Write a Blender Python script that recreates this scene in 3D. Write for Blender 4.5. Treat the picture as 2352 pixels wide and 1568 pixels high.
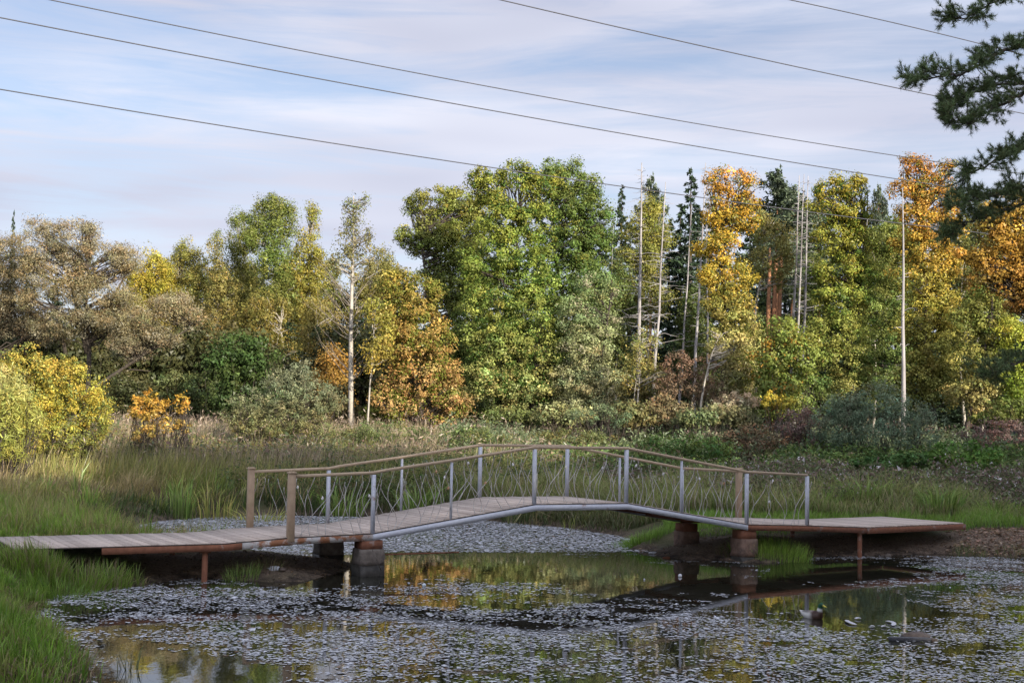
import bpy, math, random
import numpy as np
from mathutils import Vector

rng = np.random.default_rng(11)
random.seed(11)
SC = bpy.context.scene
COL = SC.collection
for o in list(bpy.data.objects):
    bpy.data.objects.remove(o)

# ------------------------------------------------------------------ camera, sky, sun, exposure
CX, CY, FPX = 1176.0, 784.0, 3136.0
PITCH, ROLL = math.atan(201 / 3136.0), 0.016
CAM = np.array([0.0, 0.0, 2.62])
_r0 = np.array([1.0, 0, 0]); _u0 = np.array([0, -math.sin(PITCH), math.cos(PITCH)])
FW = np.array([0, math.cos(PITCH), math.sin(PITCH)])
RT = _r0 * math.cos(ROLL) + _u0 * math.sin(ROLL)
UP = _u0 * math.cos(ROLL) - _r0 * math.sin(ROLL)
cam_data = bpy.data.cameras.new('camera'); cam = bpy.data.objects.new('camera', cam_data); COL.objects.link(cam)
cam_data.sensor_width = 36.0; cam_data.lens = 48.0; cam_data.clip_end = 6000; cam_data.clip_start = 0.1
from mathutils import Matrix
cam.matrix_world = Matrix(((RT[0], UP[0], -FW[0], CAM[0]), (RT[1], UP[1], -FW[1], CAM[1]),
                           (RT[2], UP[2], -FW[2], CAM[2]), (0, 0, 0, 1)))
SC.camera = cam

SUN_AZ = math.radians(40)      # to the right of straight behind the camera
SUN_EL = math.radians(21)
SUN_DIR = np.array([math.sin(SUN_AZ) * math.cos(SUN_EL), -math.cos(SUN_AZ) * math.cos(SUN_EL), math.sin(SUN_EL)])
SUN_STRENGTH = 3.9
SKY_STRENGTH = 0.125
SC.view_settings.view_transform = 'Standard'; SC.view_settings.look = 'None'
SC.view_settings.exposure = 1.42; SC.view_settings.gamma = 1.0
SC.view_settings.use_curve_mapping = False

world = bpy.data.worlds.new("World"); SC.world = world; world.use_nodes = True
nt = world.node_tree; nt.nodes.clear()
def N(tree, t, **kw):
    n = tree.nodes.new(t)
    for k, v in kw.items():
        setattr(n, k, v)
    return n
out = N(nt, 'ShaderNodeOutputWorld'); bg = N(nt, 'ShaderNodeBackground'); bg.inputs['Strength'].default_value = SKY_STRENGTH
sky = N(nt, 'ShaderNodeTexSky'); sky.sky_type = 'NISHITA'; sky.sun_disc = False
sky.sun_elevation = SUN_EL; sky.sun_rotation = math.atan2(SUN_DIR[0], SUN_DIR[1]); sky.air_density = 1.0; sky.dust_density = 1.0
tc = N(nt, 'ShaderNodeTexCoord')
mp = N(nt, 'ShaderNodeMapping'); mp.inputs['Scale'].default_value = (1.0, 1.0, 5.2); mp.inputs['Rotation'].default_value = (0, math.radians(-9), 0)
mp.inputs['Location'].default_value = (0.31, 0.2, 0.52)
nt.links.new(tc.outputs['Generated'], mp.inputs['Vector'])
n1 = N(nt, 'ShaderNodeTexNoise'); n1.inputs['Scale'].default_value = 2.6; n1.inputs['Detail'].default_value = 7; n1.inputs['Roughness'].default_value = 0.52; n1.inputs['Distortion'].default_value = 0.55
nt.links.new(mp.outputs['Vector'], n1.inputs['Vector'])
mp2 = N(nt, 'ShaderNodeMapping'); mp2.inputs['Scale'].default_value = (2.2, 2.2, 22.0); mp2.inputs['Rotation'].default_value = (0, math.radians(-7), 0)
nt.links.new(tc.outputs['Generated'], mp2.inputs['Vector'])
n2 = N(nt, 'ShaderNodeTexNoise'); n2.inputs['Scale'].default_value = 2.2; n2.inputs['Detail'].default_value = 9; n2.inputs['Roughness'].default_value = 0.62; n2.inputs['Distortion'].default_value = 0.9
nt.links.new(mp2.outputs['Vector'], n2.inputs['Vector'])
ad = N(nt, 'ShaderNodeMath', operation='MULTIPLY_ADD'); ad.inputs[1].default_value = 0.68
nt.links.new(n2.outputs['Fac'], ad.inputs[0]); nt.links.new(n1.outputs['Fac'], ad.inputs[2])
ramp = N(nt, 'ShaderNodeValToRGB')
ramp.color_ramp.elements[0].position = 0.66; ramp.color_ramp.elements[0].color = (0.26, 0.26, 0.26, 1)
ramp.color_ramp.elements[1].position = 0.95; ramp.color_ramp.elements[1].color = (1, 1, 1, 1)
nt.links.new(ad.outputs[0], ramp.inputs['Fac'])
# cloud brightness varies softly: brilliant thin veils, greyer thick banks
n3 = N(nt, 'ShaderNodeTexNoise'); n3.inputs['Scale'].default_value = 1.7; n3.inputs['Detail'].default_value = 3
nt.links.new(mp.outputs['Vector'], n3.inputs['Vector'])
cr = N(nt, 'ShaderNodeValToRGB')
cr.color_ramp.elements[0].position = 0.36; cr.color_ramp.elements[0].color = (1.64, 1.73, 2.20, 1)
cr.color_ramp.elements[1].position = 0.66; cr.color_ramp.elements[1].color = (2.76, 2.84, 3.22, 1)
nt.links.new(n3.outputs['Fac'], cr.inputs['Fac'])
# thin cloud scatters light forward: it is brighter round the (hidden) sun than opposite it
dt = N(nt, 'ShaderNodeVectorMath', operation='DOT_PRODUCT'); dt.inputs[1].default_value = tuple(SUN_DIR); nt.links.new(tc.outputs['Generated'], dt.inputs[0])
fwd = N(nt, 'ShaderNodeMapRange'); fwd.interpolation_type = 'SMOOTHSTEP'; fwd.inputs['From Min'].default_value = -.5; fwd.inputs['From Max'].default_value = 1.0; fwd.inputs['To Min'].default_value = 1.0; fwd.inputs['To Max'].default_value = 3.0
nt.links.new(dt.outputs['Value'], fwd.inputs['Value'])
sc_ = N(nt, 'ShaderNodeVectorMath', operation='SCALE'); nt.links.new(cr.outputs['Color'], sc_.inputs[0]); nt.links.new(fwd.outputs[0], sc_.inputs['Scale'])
skt = N(nt, 'ShaderNodeVectorMath', operation='MULTIPLY'); skt.inputs[1].default_value = (.49, .46, .49); nt.links.new(sky.outputs['Color'], skt.inputs[0])
mx = N(nt, 'ShaderNodeMix', data_type='RGBA')
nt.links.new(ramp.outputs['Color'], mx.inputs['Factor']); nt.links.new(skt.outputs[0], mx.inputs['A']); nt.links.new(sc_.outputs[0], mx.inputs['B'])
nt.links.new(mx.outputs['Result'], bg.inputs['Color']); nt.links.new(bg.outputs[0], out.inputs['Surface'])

sl = bpy.data.lights.new('sun', 'SUN'); sun = bpy.data.objects.new('sun', sl); COL.objects.link(sun)
sl.energy = SUN_STRENGTH; sl.angle = math.radians(0.6); sl.color = (1.0, 0.90, 0.76)
sun.rotation_euler = Vector(SUN_DIR).to_track_quat('Z', 'Y').to_euler(); sun.location = (60, -60, 60)

# ------------------------------------------------------------------ helpers
def ray(x, y):
    return FW + RT * ((x - CX) / FPX) - UP * ((y - CY) / FPX)
def onz(x, y, z=0.0):
    d = ray(x, y); return CAM + d * ((z - CAM[2]) / d[2])
def at(x, y, Y):
    d = ray(x, y); return CAM + d * (Y / d[1])
def proj(P):
    d = np.asarray(P, float) - CAM; k = d @ FW
    return CX + FPX * (d @ RT) / k, CY - FPX * (d @ UP) / k

def tag(o, label=None, cat=None, group=None, kind=None):
    if label: o['label'] = label
    if cat: o['category'] = cat
    if group: o['group'] = group
    if kind: o['kind'] = kind
    return o
def empty(name, loc, label, cat, group=None):
    o = bpy.data.objects.new(name, None); COL.objects.link(o); o.location = loc; o.empty_display_size = 0.3
    return tag(o, label, cat, group)
def make_mesh(name, v, faces, cols=None, smooth=False):
    """faces: list of (M,k) int arrays"""
    me = bpy.data.meshes.new(name)
    v = np.asarray(v, np.float32)
    faces = [np.asarray(f, np.int32) for f in faces if len(f)]
    me.vertices.add(len(v)); me.vertices.foreach_set('co', v.ravel())
    idx = np.concatenate([f.ravel() for f in faces]); tot = np.concatenate([np.full(len(f), f.shape[1], np.int32) for f in faces])
    st = np.concatenate([[0], np.cumsum(tot)[:-1]]).astype(np.int32)
    me.loops.add(len(idx)); me.loops.foreach_set('vertex_index', idx)
    me.polygons.add(len(tot)); me.polygons.foreach_set('loop_start', st)
    if smooth: me.polygons.foreach_set('use_smooth', np.ones(len(tot), bool))
    if cols is not None:
        c = np.ones((len(v), 4), np.float32); c[:, :3] = np.clip(cols, 0.002, 1)
        a = me.attributes.new('Col', 'FLOAT_COLOR', 'POINT'); a.data.foreach_set('color', c.ravel())
    me.update(calc_edges=True)
    return me
def add(name, me, mat, parent=None, loc=None):
    if isinstance(me, tuple): me = make_mesh(name, *me)
    o = bpy.data.objects.new(name, me); COL.objects.link(o)
    if mat is not None and not me.materials: me.materials.append(mat)
    if parent is not None: o.parent = parent
    if loc is not None: o.location = loc
    return o
class MB:
    """gathers polygons into one mesh"""
    def __init__(s): s.v = []; s.f = {}; s.n = 0; s.c = []
    def raw(s, v, f, c=None):
        v = np.asarray(v, float)
        for q in f: s.f.setdefault(len(q), []).append([i + s.n for i in q])
        s.v.append(v); s.n += len(v)
        s.c.append(np.tile(c, (len(v), 1)) if c is not None and np.ndim(c) == 1 else (c if c is not None else np.full((len(v), 3), .5)))
    def box(s, o, ax, ay, az, c=None):
        """o = centre, ax/ay/az = half-axis vectors"""
        o, ax, ay, az = map(np.asarray, (o, ax, ay, az))
        v = [o + i * ax + j * ay + k * az for k in (-1, 1) for j in (-1, 1) for i in (-1, 1)]
        s.raw(v, [(0, 2, 3, 1), (4, 5, 7, 6), (0, 1, 5, 4), (2, 6, 7, 3), (0, 4, 6, 2), (1, 3, 7, 5)], c)
    def tube(s, pts, rad, n=6, c=None, cap=True, flat=1.0):
        pts = np.asarray(pts, float); rad = np.broadcast_to(rad, (len(pts),)).astype(float)
        t = np.gradient(pts, axis=0); t /= np.linalg.norm(t, axis=1)[:, None] + 1e-9
        ref = np.array([0, 0, 1.0]) if abs(t[0][2]) < .9 else np.array([1.0, 0, 0])
        ring = []
        a = np.arange(n) * 2 * math.pi / n
        for p, d, r in zip(pts, t, rad):
            u = ref - d * (ref @ d); u /= np.linalg.norm(u) + 1e-9; w = np.cross(d, u)
            ring.append(p + r * (np.cos(a)[:, None] * u * flat + np.sin(a)[:, None] * w)); ref = u
        v = np.concatenate(ring); f = []
        for i in range(len(pts) - 1):
            for j in range(n):
                k = (j + 1) % n
                f.append((i * n + j, i * n + k, (i + 1) * n + k, (i + 1) * n + j))
        if cap:
            f.append(tuple(range(n))[::-1]); m = (len(pts) - 1) * n; f.append(tuple(range(m, m + n)))
        s.raw(v, f, c)
    def mesh(s, name, smooth=False, cols=False):
        return make_mesh(name, np.concatenate(s.v), list(s.f.values()), np.concatenate(s.c) if cols else None, smooth)
    def build(s, name, mat, parent=None, smooth=False, cols=False, loc=None):
        return add(name, s.mesh(name, smooth, cols), mat, parent, loc)

# ------------------------------------------------------------------ materials
def mat_new(name):
    m = bpy.data.materials.new(name); m.use_nodes = True; m.node_tree.nodes.clear(); return m, m.node_tree
def mat_surface(name, c1, c2, scale=8, rough=.7, bump=.15, detail=6, spec=.3, c3=None, t3=(.55, .65), scale3=3, rand=0.0, stretch=(1, 1, 1), metallic=0.0):
    m, t = mat_new(name)
    o = N(t, 'ShaderNodeOutputMaterial'); b = N(t, 'ShaderNodeBsdfPrincipled')
    b.inputs['Roughness'].default_value = rough; b.inputs['Specular IOR Level'].default_value = spec; b.inputs['Metallic'].default_value = metallic
    co = N(t, 'ShaderNodeTexCoord'); mpn = N(t, 'ShaderNodeMapping'); mpn.inputs['Scale'].default_value = stretch
    t.links.new(co.outputs['Object'], mpn.inputs['Vector'])
    n = N(t, 'ShaderNodeTexNoise'); n.inputs['Scale'].default_value = scale; n.inputs['Detail'].default_value = detail; n.inputs['Roughness'].default_value = .6
    t.links.new(mpn.outputs[0], n.inputs['Vector'])
    r = N(t, 'ShaderNodeValToRGB'); r.color_ramp.elements[0].position = .3; r.color_ramp.elements[1].position = .7
    r.color_ramp.elements[0].color = (*c1, 1); r.color_ramp.elements[1].color = (*c2, 1)
    t.links.new(n.outputs['Fac'], r.inputs['Fac']); col = r.outputs['Color']
    if c3 is not None:
        nb = N(t, 'ShaderNodeTexNoise'); nb.inputs['Scale'].default_value = scale3; nb.inputs['Detail'].default_value = 7; nb.inputs['Roughness'].default_value = .65
        t.links.new(mpn.outputs[0], nb.inputs['Vector'])
        rr = N(t, 'ShaderNodeValToRGB'); rr.color_ramp.elements[0].position = t3[0]; rr.color_ramp.elements[1].position = t3[1]
        t.links.new(nb.outputs['Fac'], rr.inputs['Fac'])
        x = N(t, 'ShaderNodeMix', data_type='RGBA'); t.links.new(rr.outputs['Color'], x.inputs['Factor']); t.links.new(col, x.inputs['A']); x.inputs['B'].default_value = (*c3, 1)
        col = x.outputs['Result']
    if rand:
        oi = N(t, 'ShaderNodeObjectInfo'); mr = N(t, 'ShaderNodeMapRange'); mr.inputs['To Min'].default_value = 1 - rand; mr.inputs['To Max'].default_value = 1 + rand
        t.links.new(oi.outputs['Random'], mr.inputs['Value'])
        x = N(t, 'ShaderNodeVectorMath', operation='SCALE'); t.links.new(col, x.inputs[0]); t.links.new(mr.outputs[0], x.inputs['Scale']); col = x.outputs[0]
    t.links.new(col, b.inputs['Base Color'])
    if bump:
        bp = N(t, 'ShaderNodeBump'); bp.inputs['Strength'].default_value = bump; bp.inputs['Distance'].default_value = .02
        t.links.new(n.outputs['Fac'], bp.inputs['Height']); t.links.new(bp.outputs[0], b.inputs['Normal'])
    t.links.new(b.outputs[0], o.inputs['Surface'])
    return m
def mat_leaf(name, trans=.3, gloss=.04, rough=.4):
    m, t = mat_new(name)
    o = N(t, 'ShaderNodeOutputMaterial'); a = N(t, 'ShaderNodeAttribute', attribute_name='Col')
    d = N(t, 'ShaderNodeBsdfDiffuse'); tr = N(t, 'ShaderNodeBsdfTranslucent'); mxs = N(t, 'ShaderNodeMixShader'); mxs.inputs[0].default_value = trans
    t.links.new(a.outputs['Color'], d.inputs['Color']); t.links.new(a.outputs['Color'], tr.inputs['Color'])
    t.links.new(d.outputs[0], mxs.inputs[1]); t.links.new(tr.outputs[0], mxs.inputs[2]); last = mxs
    if gloss:
        g = N(t, 'ShaderNodeBsdfGlossy'); g.inputs['Roughness'].default_value = rough; g.inputs['Color'].default_value = (.8, .8, .8, 1)
        m2 = N(t, 'ShaderNodeMixShader'); m2.inputs[0].default_value = gloss
        t.links.new(mxs.outputs[0], m2.inputs[1]); t.links.new(g.outputs[0], m2.inputs[2]); last = m2
    t.links.new(last.outputs[0], o.inputs['Surface'])
    return m
M = {}
M['leaf'] = mat_leaf('leaf', .24, .012)
M['grass'] = mat_leaf('grass_blade', .3, .03)
M['needle'] = mat_leaf('needle', .12, .03)
M['bark'] = mat_surface('dark_bark', (.025, .02, .016), (.075, .06, .048), 14, .9, .5, stretch=(1, 1, .25))
M['willow_bark'] = mat_surface('willow_bark', (.03, .024, .018), (.08, .065, .05), 14, .9, .5, stretch=(1, 1, .25))
M['birch_bark'] = mat_surface('birch_bark', (.25, .225, .18), (.40, .365, .31), 9, .7, .2, c3=(.05, .045, .04), t3=(.56, .62), scale3=2.4, stretch=(1, 1, 1.2))
M['twig'] = mat_surface('birch_twig', (.13, .105, .08), (.22, .19, .15), 9, .8, 0)
M['dead_bark'] = mat_surface('dead_pine_wood', (.19, .175, .17), (.36, .34, .33), 7, .85, .3, stretch=(1, 1, .15), c3=(.09, .075, .065), t3=(.55, .7), scale3=1.5)
M['pine_bark'] = mat_surface('pine_bark', (.16, .075, .04), (.33, .16, .08), 10, .9, .4, stretch=(1, 1, .35))
M['deck'] = mat_surface('weathered_decking', (.33, .27, .225), (.45, .38, .325), 18, .75, .2, rand=.2, stretch=(3, 3, 3), c3=(.25, .20, .165), t3=(.5, .75), scale3=1.2)
M['hollow'] = mat_surface('dark_board_end', (.02, .018, .016), (.06, .05, .045), 60, .9, 0)
M['grey_paint'] = mat_surface('grey_steel_paint', (.36, .375, .42), (.45, .465, .51), 20, .5, .05, c3=(.19, .10, .055), t3=(.655, .72), scale3=2.6, spec=.4)
M['grey_rusty'] = mat_surface('flaking_grey_paint', (.30, .29, .28), (.40, .38, .36), 20, .7, .1, c3=(.21, .09, .042), t3=(.47, .55), scale3=3.2)
M['rust'] = mat_surface('rusty_steel', (.125, .05, .028), (.20, .085, .048), 12, .9, .25, c3=(.22, .175, .155), t3=(.6, .7), scale3=4)
M['rail'] = mat_surface('tan_handrail', (.33, .245, .16), (.40, .30, .20), 20, .55, .05, spec=.35)
M['post_brown'] = mat_surface('tan_composite_post', (.27, .19, .125), (.34, .25, .165), 9, .7, .1, c3=(.20, .17, .085), t3=(.6, .8), scale3=2)
M['wire'] = mat_surface('rod_steel', (.36, .345, .33), (.52, .50, .48), 12, .45, 0, c3=(.16, .11, .08), t3=(.45, .6), scale3=3)
M['concrete'] = mat_surface('stained_concrete', (.085, .07, .058), (.17, .145, .125), 9, .9, .6, c3=(.05, .042, .036), t3=(.55, .7), scale3=3)
M['brick'] = mat_surface('red_brown_stained_concrete', (.10, .062, .045), (.19, .125, .095), 9, .9, .6, c3=(.05, .04, .034), t3=(.5, .7), scale3=3)
M['wetconcrete'] = mat_surface('wet_concrete', (.018, .016, .014), (.04, .036, .03), 12, .55, .4)
M['white_plastic'] = mat_surface('white_plastic', (.40, .40, .43), (.52, .52, .55), 14, .4, 0)
M['litter'] = mat_surface('crumpled_litter', (.35, .36, .40), (.62, .63, .66), 20, .5, .3)
M['blackwood'] = mat_surface('wet_black_wood', (.018, .02, .028), (.05, .052, .062), 14, .4, .4)
M['brownwood'] = mat_surface('wet_brown_wood', (.05, .036, .028), (.10, .075, .058), 14, .5, .5)
M['cable'] = mat_surface('dark_cable', (.045, .045, .05), (.06, .06, .07), 5, .6, 0)
M['roof'] = mat_surface('dark_roof', (.02, .022, .03), (.04, .042, .05), 12, .7, .1)
M['hutwall'] = mat_surface('blue_grey_boards', (.05, .07, .11), (.08, .10, .15), 12, .7, .2)
def glassy(name, col):
    m, t = mat_new(name); o = N(t, 'ShaderNodeOutputMaterial'); b = N(t, 'ShaderNodeBsdfPrincipled')
    nz = N(t, 'ShaderNodeTexNoise'); nz.inputs['Scale'].default_value = 30
    rp = N(t, 'ShaderNodeValToRGB'); rp.color_ramp.elements[0].color = (*[c * .8 for c in col], 1); rp.color_ramp.elements[1].color = (*col, 1)
    t.links.new(nz.outputs['Fac'], rp.inputs['Fac']); t.links.new(rp.outputs['Color'], b.inputs['Base Color'])
    b.inputs['Roughness'].default_value = .1; b.inputs['Transmission Weight'].default_value = .35; b.inputs['IOR'].default_value = 1.45
    t.links.new(b.outputs[0], o.inputs['Surface']); return m
M['drop'] = glassy('glass_drop', (.8, .78, .76))
M['drop_amber'] = glassy('amber_drop', (.55, .33, .18))
M['bottle'] = glassy('clear_plastic', (.72, .8, .86))

# ------------------------------------------------------------------ pond outline and terrain
SH = []
def sp(*pts):
    for x, y in pts: SH.append(onz(x, y, 0)[:2])
def sw(*pts):
    for p in pts: SH.append(np.array(p, float))
sw((2, 6.5), (-3.2, 7.5), (-4.6, 10.5))
sp((207, 1568), (176, 1519), (140, 1474), (58, 1434), (78, 1411), (99, 1384), (92, 1370), (129, 1366), (180, 1352), (330, 1346), (357, 1338), (465, 1326), (560, 1333), (624, 1336), (696, 1335), (770, 1317), (819, 1303))
sw((-2.95, 26.35), (-4.0, 26.9), (-5.4, 27.1), (-6.9, 27.5), (-8.2, 29.6))
sp((275, 1222), (300, 1209), (360, 1197), (450, 1189), (555, 1185), (650, 1181), (800, 1179), (1000, 1186), (1100, 1193), (1176, 1201), (1304, 1212), (1416, 1229), (1466, 1242), (1446, 1262), (1488, 1263), (1495, 1271), (1528, 1279), (1592, 1287), (1650, 1285), (1704, 1291), (1780, 1292), (1842, 1287), (1866, 1279), (1985, 1277), (2081, 1273), (2156, 1270), (2246, 1276), (2352, 1280))
sw((14.5, 29.5), (19, 25), (18, 14), (9, 6.5))
SH = np.array(SH)

def sdist(X, Y):
    """signed distance to the pond outline, positive on land"""
    P = np.stack([np.ravel(X), np.ravel(Y)], 1); res = np.empty(len(P))
    A = SH; B = np.roll(SH, -1, 0); E = B - A; L2 = (E ** 2).sum(1)
    for i in range(0, len(P), 20000):
        p = P[i:i + 20000]
        w = p[:, None] - A[None]
        t = np.clip((w * E).sum(2) / L2, 0, 1)
        d = np.sqrt(((w - t[..., None] * E) ** 2).sum(2)).min(1)
        c = (A[None, :, 1] <= p[:, None, 1]) != (B[None, :, 1] <= p[:, None, 1])
        xi = A[None, :, 0] + (p[:, None, 1] - A[None, :, 1]) * E[None, :, 0] / (E[None, :, 1] + 1e-12)
        ins = ((c & (p[:, None, 0] < xi)).sum(1) % 2) == 1
        res[i:i + 20000] = np.where(ins, -d, d)
    return res.reshape(np.shape(X))
def sm(a, b, x):
    t = np.clip((x - a) / (b - a), 0, 1); return t * t * (3 - 2 * t)
def vnoise(X, Y, s, seed=0):
    """cheap smooth noise, about -1..1"""
    r = np.random.default_rng(seed); z = 0
    for k in range(6):
        a = r.uniform(0, 6.28); f = s * (1.0 + .55 * k); ph = r.uniform(0, 6.28, 2)
        z = z + np.sin((X * math.cos(a) + Y * math.sin(a)) * f + ph[0] + 1.3 * np.sin((Y * math.cos(a) - X * math.sin(a)) * f * .7 + ph[1])) / (1 + .4 * k)
    return z / 2.6
# deck axis
PHI = math.radians(27.5); EX = np.array([math.cos(PHI), math.sin(PHI), 0]); NY = np.array([-math.sin(PHI), math.cos(PHI), 0])
A0 = np.array([-3.75, 23.58, 0.0]); WID = 2.36
def bridge_st(X, Y):
    dx, dy = X - A0[0], Y - A0[1]
    return dx * EX[0] + dy * EX[1], dx * NY[0] + dy * NY[1]
def mudmask(X, Y, d):
    s, t = bridge_st(X, Y)
    under = sm(-.3, .1, t) * sm(2.6, 2.2, t) * sm(-2.7, -1.9, s) * sm(14.6, 13.8, s)
    path = sm(1.1, .5, np.abs((Y - 31.4) - (X - 11.2) * .15)) * sm(9.6, 10.4, X) * sm(17, 15, X)
    shore = sm(.35, .1, np.abs(d)) * .8 * (1 - sm(-3.6, -4.2, X) * sm(24, 22.5, Y))
    frontmud = sm(-4.5, -3.2, X) * 0
    rmud = sm(1.2, .5, d) * sm(6.8, 7.3, X) * sm(35, 33, Y) * sm(26, 28, Y)
    return np.clip(np.maximum.reduce([under, path, shore, rmud]), 0, 1)
def height(X, Y):
    X = np.asarray(X, float); Y = np.asarray(Y, float); d = sdist(X, Y)
    land = .50 * (1 - np.exp(-np.maximum(d, 0) / .95)) + .012 * np.clip(d, 0, 30)
    land += 1.05 * sm(40, 68, Y) + .5 * sm(66, 95, Y) + .0008 * np.maximum(Y - 95, 0)
    land += .35 * sm(9, 3, Y) + .24 * np.exp(-((X + 6.9) / 1.2) ** 2 - ((Y - 21.1) / .9) ** 2) * sm(0, .7, d)
    s, t = bridge_st(X, Y)
    under = sm(-1.0, .4, t) * sm(3.2, 2.2, t) * sm(-3.3, -2.1, s) * sm(15, 14, s)
    land *= 1 - .38 * under
    land += (.05 * vnoise(X, Y, .9, 3) + .03 * vnoise(X, Y, 2.3, 4)) * sm(.1, 1.2, d) + (.025 * vnoise(X, Y, 5.5, 5) + .012 * vnoise(X, Y, 13, 6)) * sm(.0, .3, d)
    water = -.55 * (1 - np.exp(np.minimum(d, 0) / .9))
    return np.where(d > 0, land, water)
H = height
def h1(x, y): return float(height(np.array([x]), np.array([y]))[0])

def axis(stops):
    out_ = [stops[0][0]]
    for (a, _), (b, st_) in zip(stops[:-1], stops[1:]):
        n = max(1, int(round((b - a) / st_))); out_ += list(a + (b - a) * np.arange(1, n + 1) / n)
    return np.array(out_)
gx = axis([(-3000, 0), (-400, 650), (-90, 31), (-30, 4), (-13, .8), (15, .18), (30, .9), (90, 4), (400, 31), (3000, 650)])
gy = axis([(-400, 0), (-60, 40), (0, 5), (10, .8), (35, .18), (45, .3), (70, 1.0), (130, 4), (400, 27), (4000, 720)])
GX, GY = np.meshgrid(gx, gy); GZ = height(GX, GY); GD = sdist(GX, GY); GM = mudmask(GX, GY, GD)
nxg, nyg = len(gx), len(gy)
ii = np.arange(nxg * nyg).reshape(nyg, nxg)
q = np.stack([ii[:-1, :-1], ii[:-1, 1:], ii[1:, 1:], ii[1:, :-1]], -1).reshape(-1, 4)
mcol = np.stack([GM, sm(.16, .03, GZ), 0 * GM], -1).reshape(-1, 3)
gme = make_mesh('ground', np.stack([GX, GY, GZ], -1).reshape(-1, 3), [q], mcol, True)
m, t = mat_new('earth'); o = N(t, 'ShaderNodeOutputMaterial'); b = N(t, 'ShaderNodeBsdfPrincipled'); b.inputs['Roughness'].default_value = .9; b.inputs['Specular IOR Level'].default_value = .2
co = N(t, 'ShaderNodeTexCoord'); na = N(t, 'ShaderNodeTexNoise'); na.inputs['Scale'].default_value = 1.6; na.inputs['Detail'].default_value = 9; nb = N(t, 'ShaderNodeTexNoise'); nb.inputs['Scale'].default_value = 22; nb.inputs['Detail'].default_value = 5
t.links.new(co.outputs['Object'], na.inputs['Vector']); t.links.new(co.outputs['Object'], nb.inputs['Vector'])
ra = N(t, 'ShaderNodeValToRGB'); ra.color_ramp.elements[0].position = .35; ra.color_ramp.elements[1].position = .68
ra.color_ramp.elements[0].color = (.035, .045, .015, 1); ra.color_ramp.elements[1].color = (.075, .062, .03, 1); t.links.new(na.outputs['Fac'], ra.inputs['Fac'])
rb = N(t, 'ShaderNodeValToRGB'); rb.color_ramp.elements[0].position = .3; rb.color_ramp.elements[1].position = .72
rb.color_ramp.elements[0].color = (.085, .06, .042, 1); rb.color_ramp.elements[1].color = (.20, .15, .112, 1); t.links.new(nb.outputs['Fac'], rb.inputs['Fac'])
at_ = N(t, 'ShaderNodeAttribute', attribute_name='Col'); mxx = N(t, 'ShaderNodeMix', data_type='RGBA')
sep = N(t, 'ShaderNodeSeparateColor'); t.links.new(at_.outputs['Color'], sep.inputs[0])
t.links.new(sep.outputs[0], mxx.inputs['Factor']); t.links.new(ra.outputs['Color'], mxx.inputs['A']); t.links.new(rb.outputs['Color'], mxx.inputs['B'])
wet = N(t, 'ShaderNodeMix', data_type='RGBA'); wn = N(t, 'ShaderNodeMath', operation='MULTIPLY'); nd = N(t, 'ShaderNodeTexNoise'); nd.inputs['Scale'].default_value = 5; nd.inputs['Detail'].default_value = 6; t.links.new(co.outputs['Object'], nd.inputs['Vector'])
nr = N(t, 'ShaderNodeMapRange'); nr.inputs['From Min'].default_value = .35; nr.inputs['From Max'].default_value = .6; t.links.new(nd.outputs['Fac'], nr.inputs['Value']); t.links.new(sep.outputs[1], wn.inputs[0]); t.links.new(nr.outputs[0], wn.inputs[1])
t.links.new(wn.outputs[0], wet.inputs['Factor']); t.links.new(mxx.outputs['Result'], wet.inputs['A']); wet.inputs['B'].default_value = (.032, .024, .018, 1); t.links.new(wet.outputs['Result'], b.inputs['Base Color'])
bp = N(t, 'ShaderNodeBump'); bp.inputs['Strength'].default_value = .9; bp.inputs['Distance'].default_value = .08; t.links.new(nb.outputs['Fac'], bp.inputs['Height']); t.links.new(bp.outputs[0], b.inputs['Normal'])
t.links.new(b.outputs[0], o.inputs['Surface'])
tag(add('ground', gme, m), kind='structure')

# water sheet
m, t = mat_new('pond_water'); o = N(t, 'ShaderNodeOutputMaterial'); b = N(t, 'ShaderNodeBsdfPrincipled')
b.inputs['Base Color'].default_value = (.012, .012, .008, 1); b.inputs['Roughness'].default_value = .02; b.inputs['IOR'].default_value = 1.33; b.inputs['Specular IOR Level'].default_value = .5
co = N(t, 'ShaderNodeTexCoord'); mpw = N(t, 'ShaderNodeMapping'); mpw.inputs['Scale'].default_value = (1.6, .8, 1); t.links.new(co.outputs['Object'], mpw.inputs['Vector'])
nw = N(t, 'ShaderNodeTexNoise'); nw.inputs['Scale'].default_value = 3.5; nw.inputs['Detail'].default_value = 3; t.links.new(mpw.outputs[0], nw.inputs['Vector'])
bp = N(t, 'ShaderNodeBump'); bp.inputs['Strength'].default_value = .018; bp.inputs['Distance'].default_value = .05; t.links.new(nw.outputs['Fac'], bp.inputs['Height']); t.links.new(bp.outputs[0], b.inputs['Normal'])
t.links.new(b.outputs[0], o.inputs['Surface'])
wv = np.array([[-16, 5, 0], [24, 5, 0], [24, 42, 0], [-16, 42, 0]], float)
tag(add('water', make_mesh('water', wv, [[[0, 1, 2, 3]]]), m), kind='structure')

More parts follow.
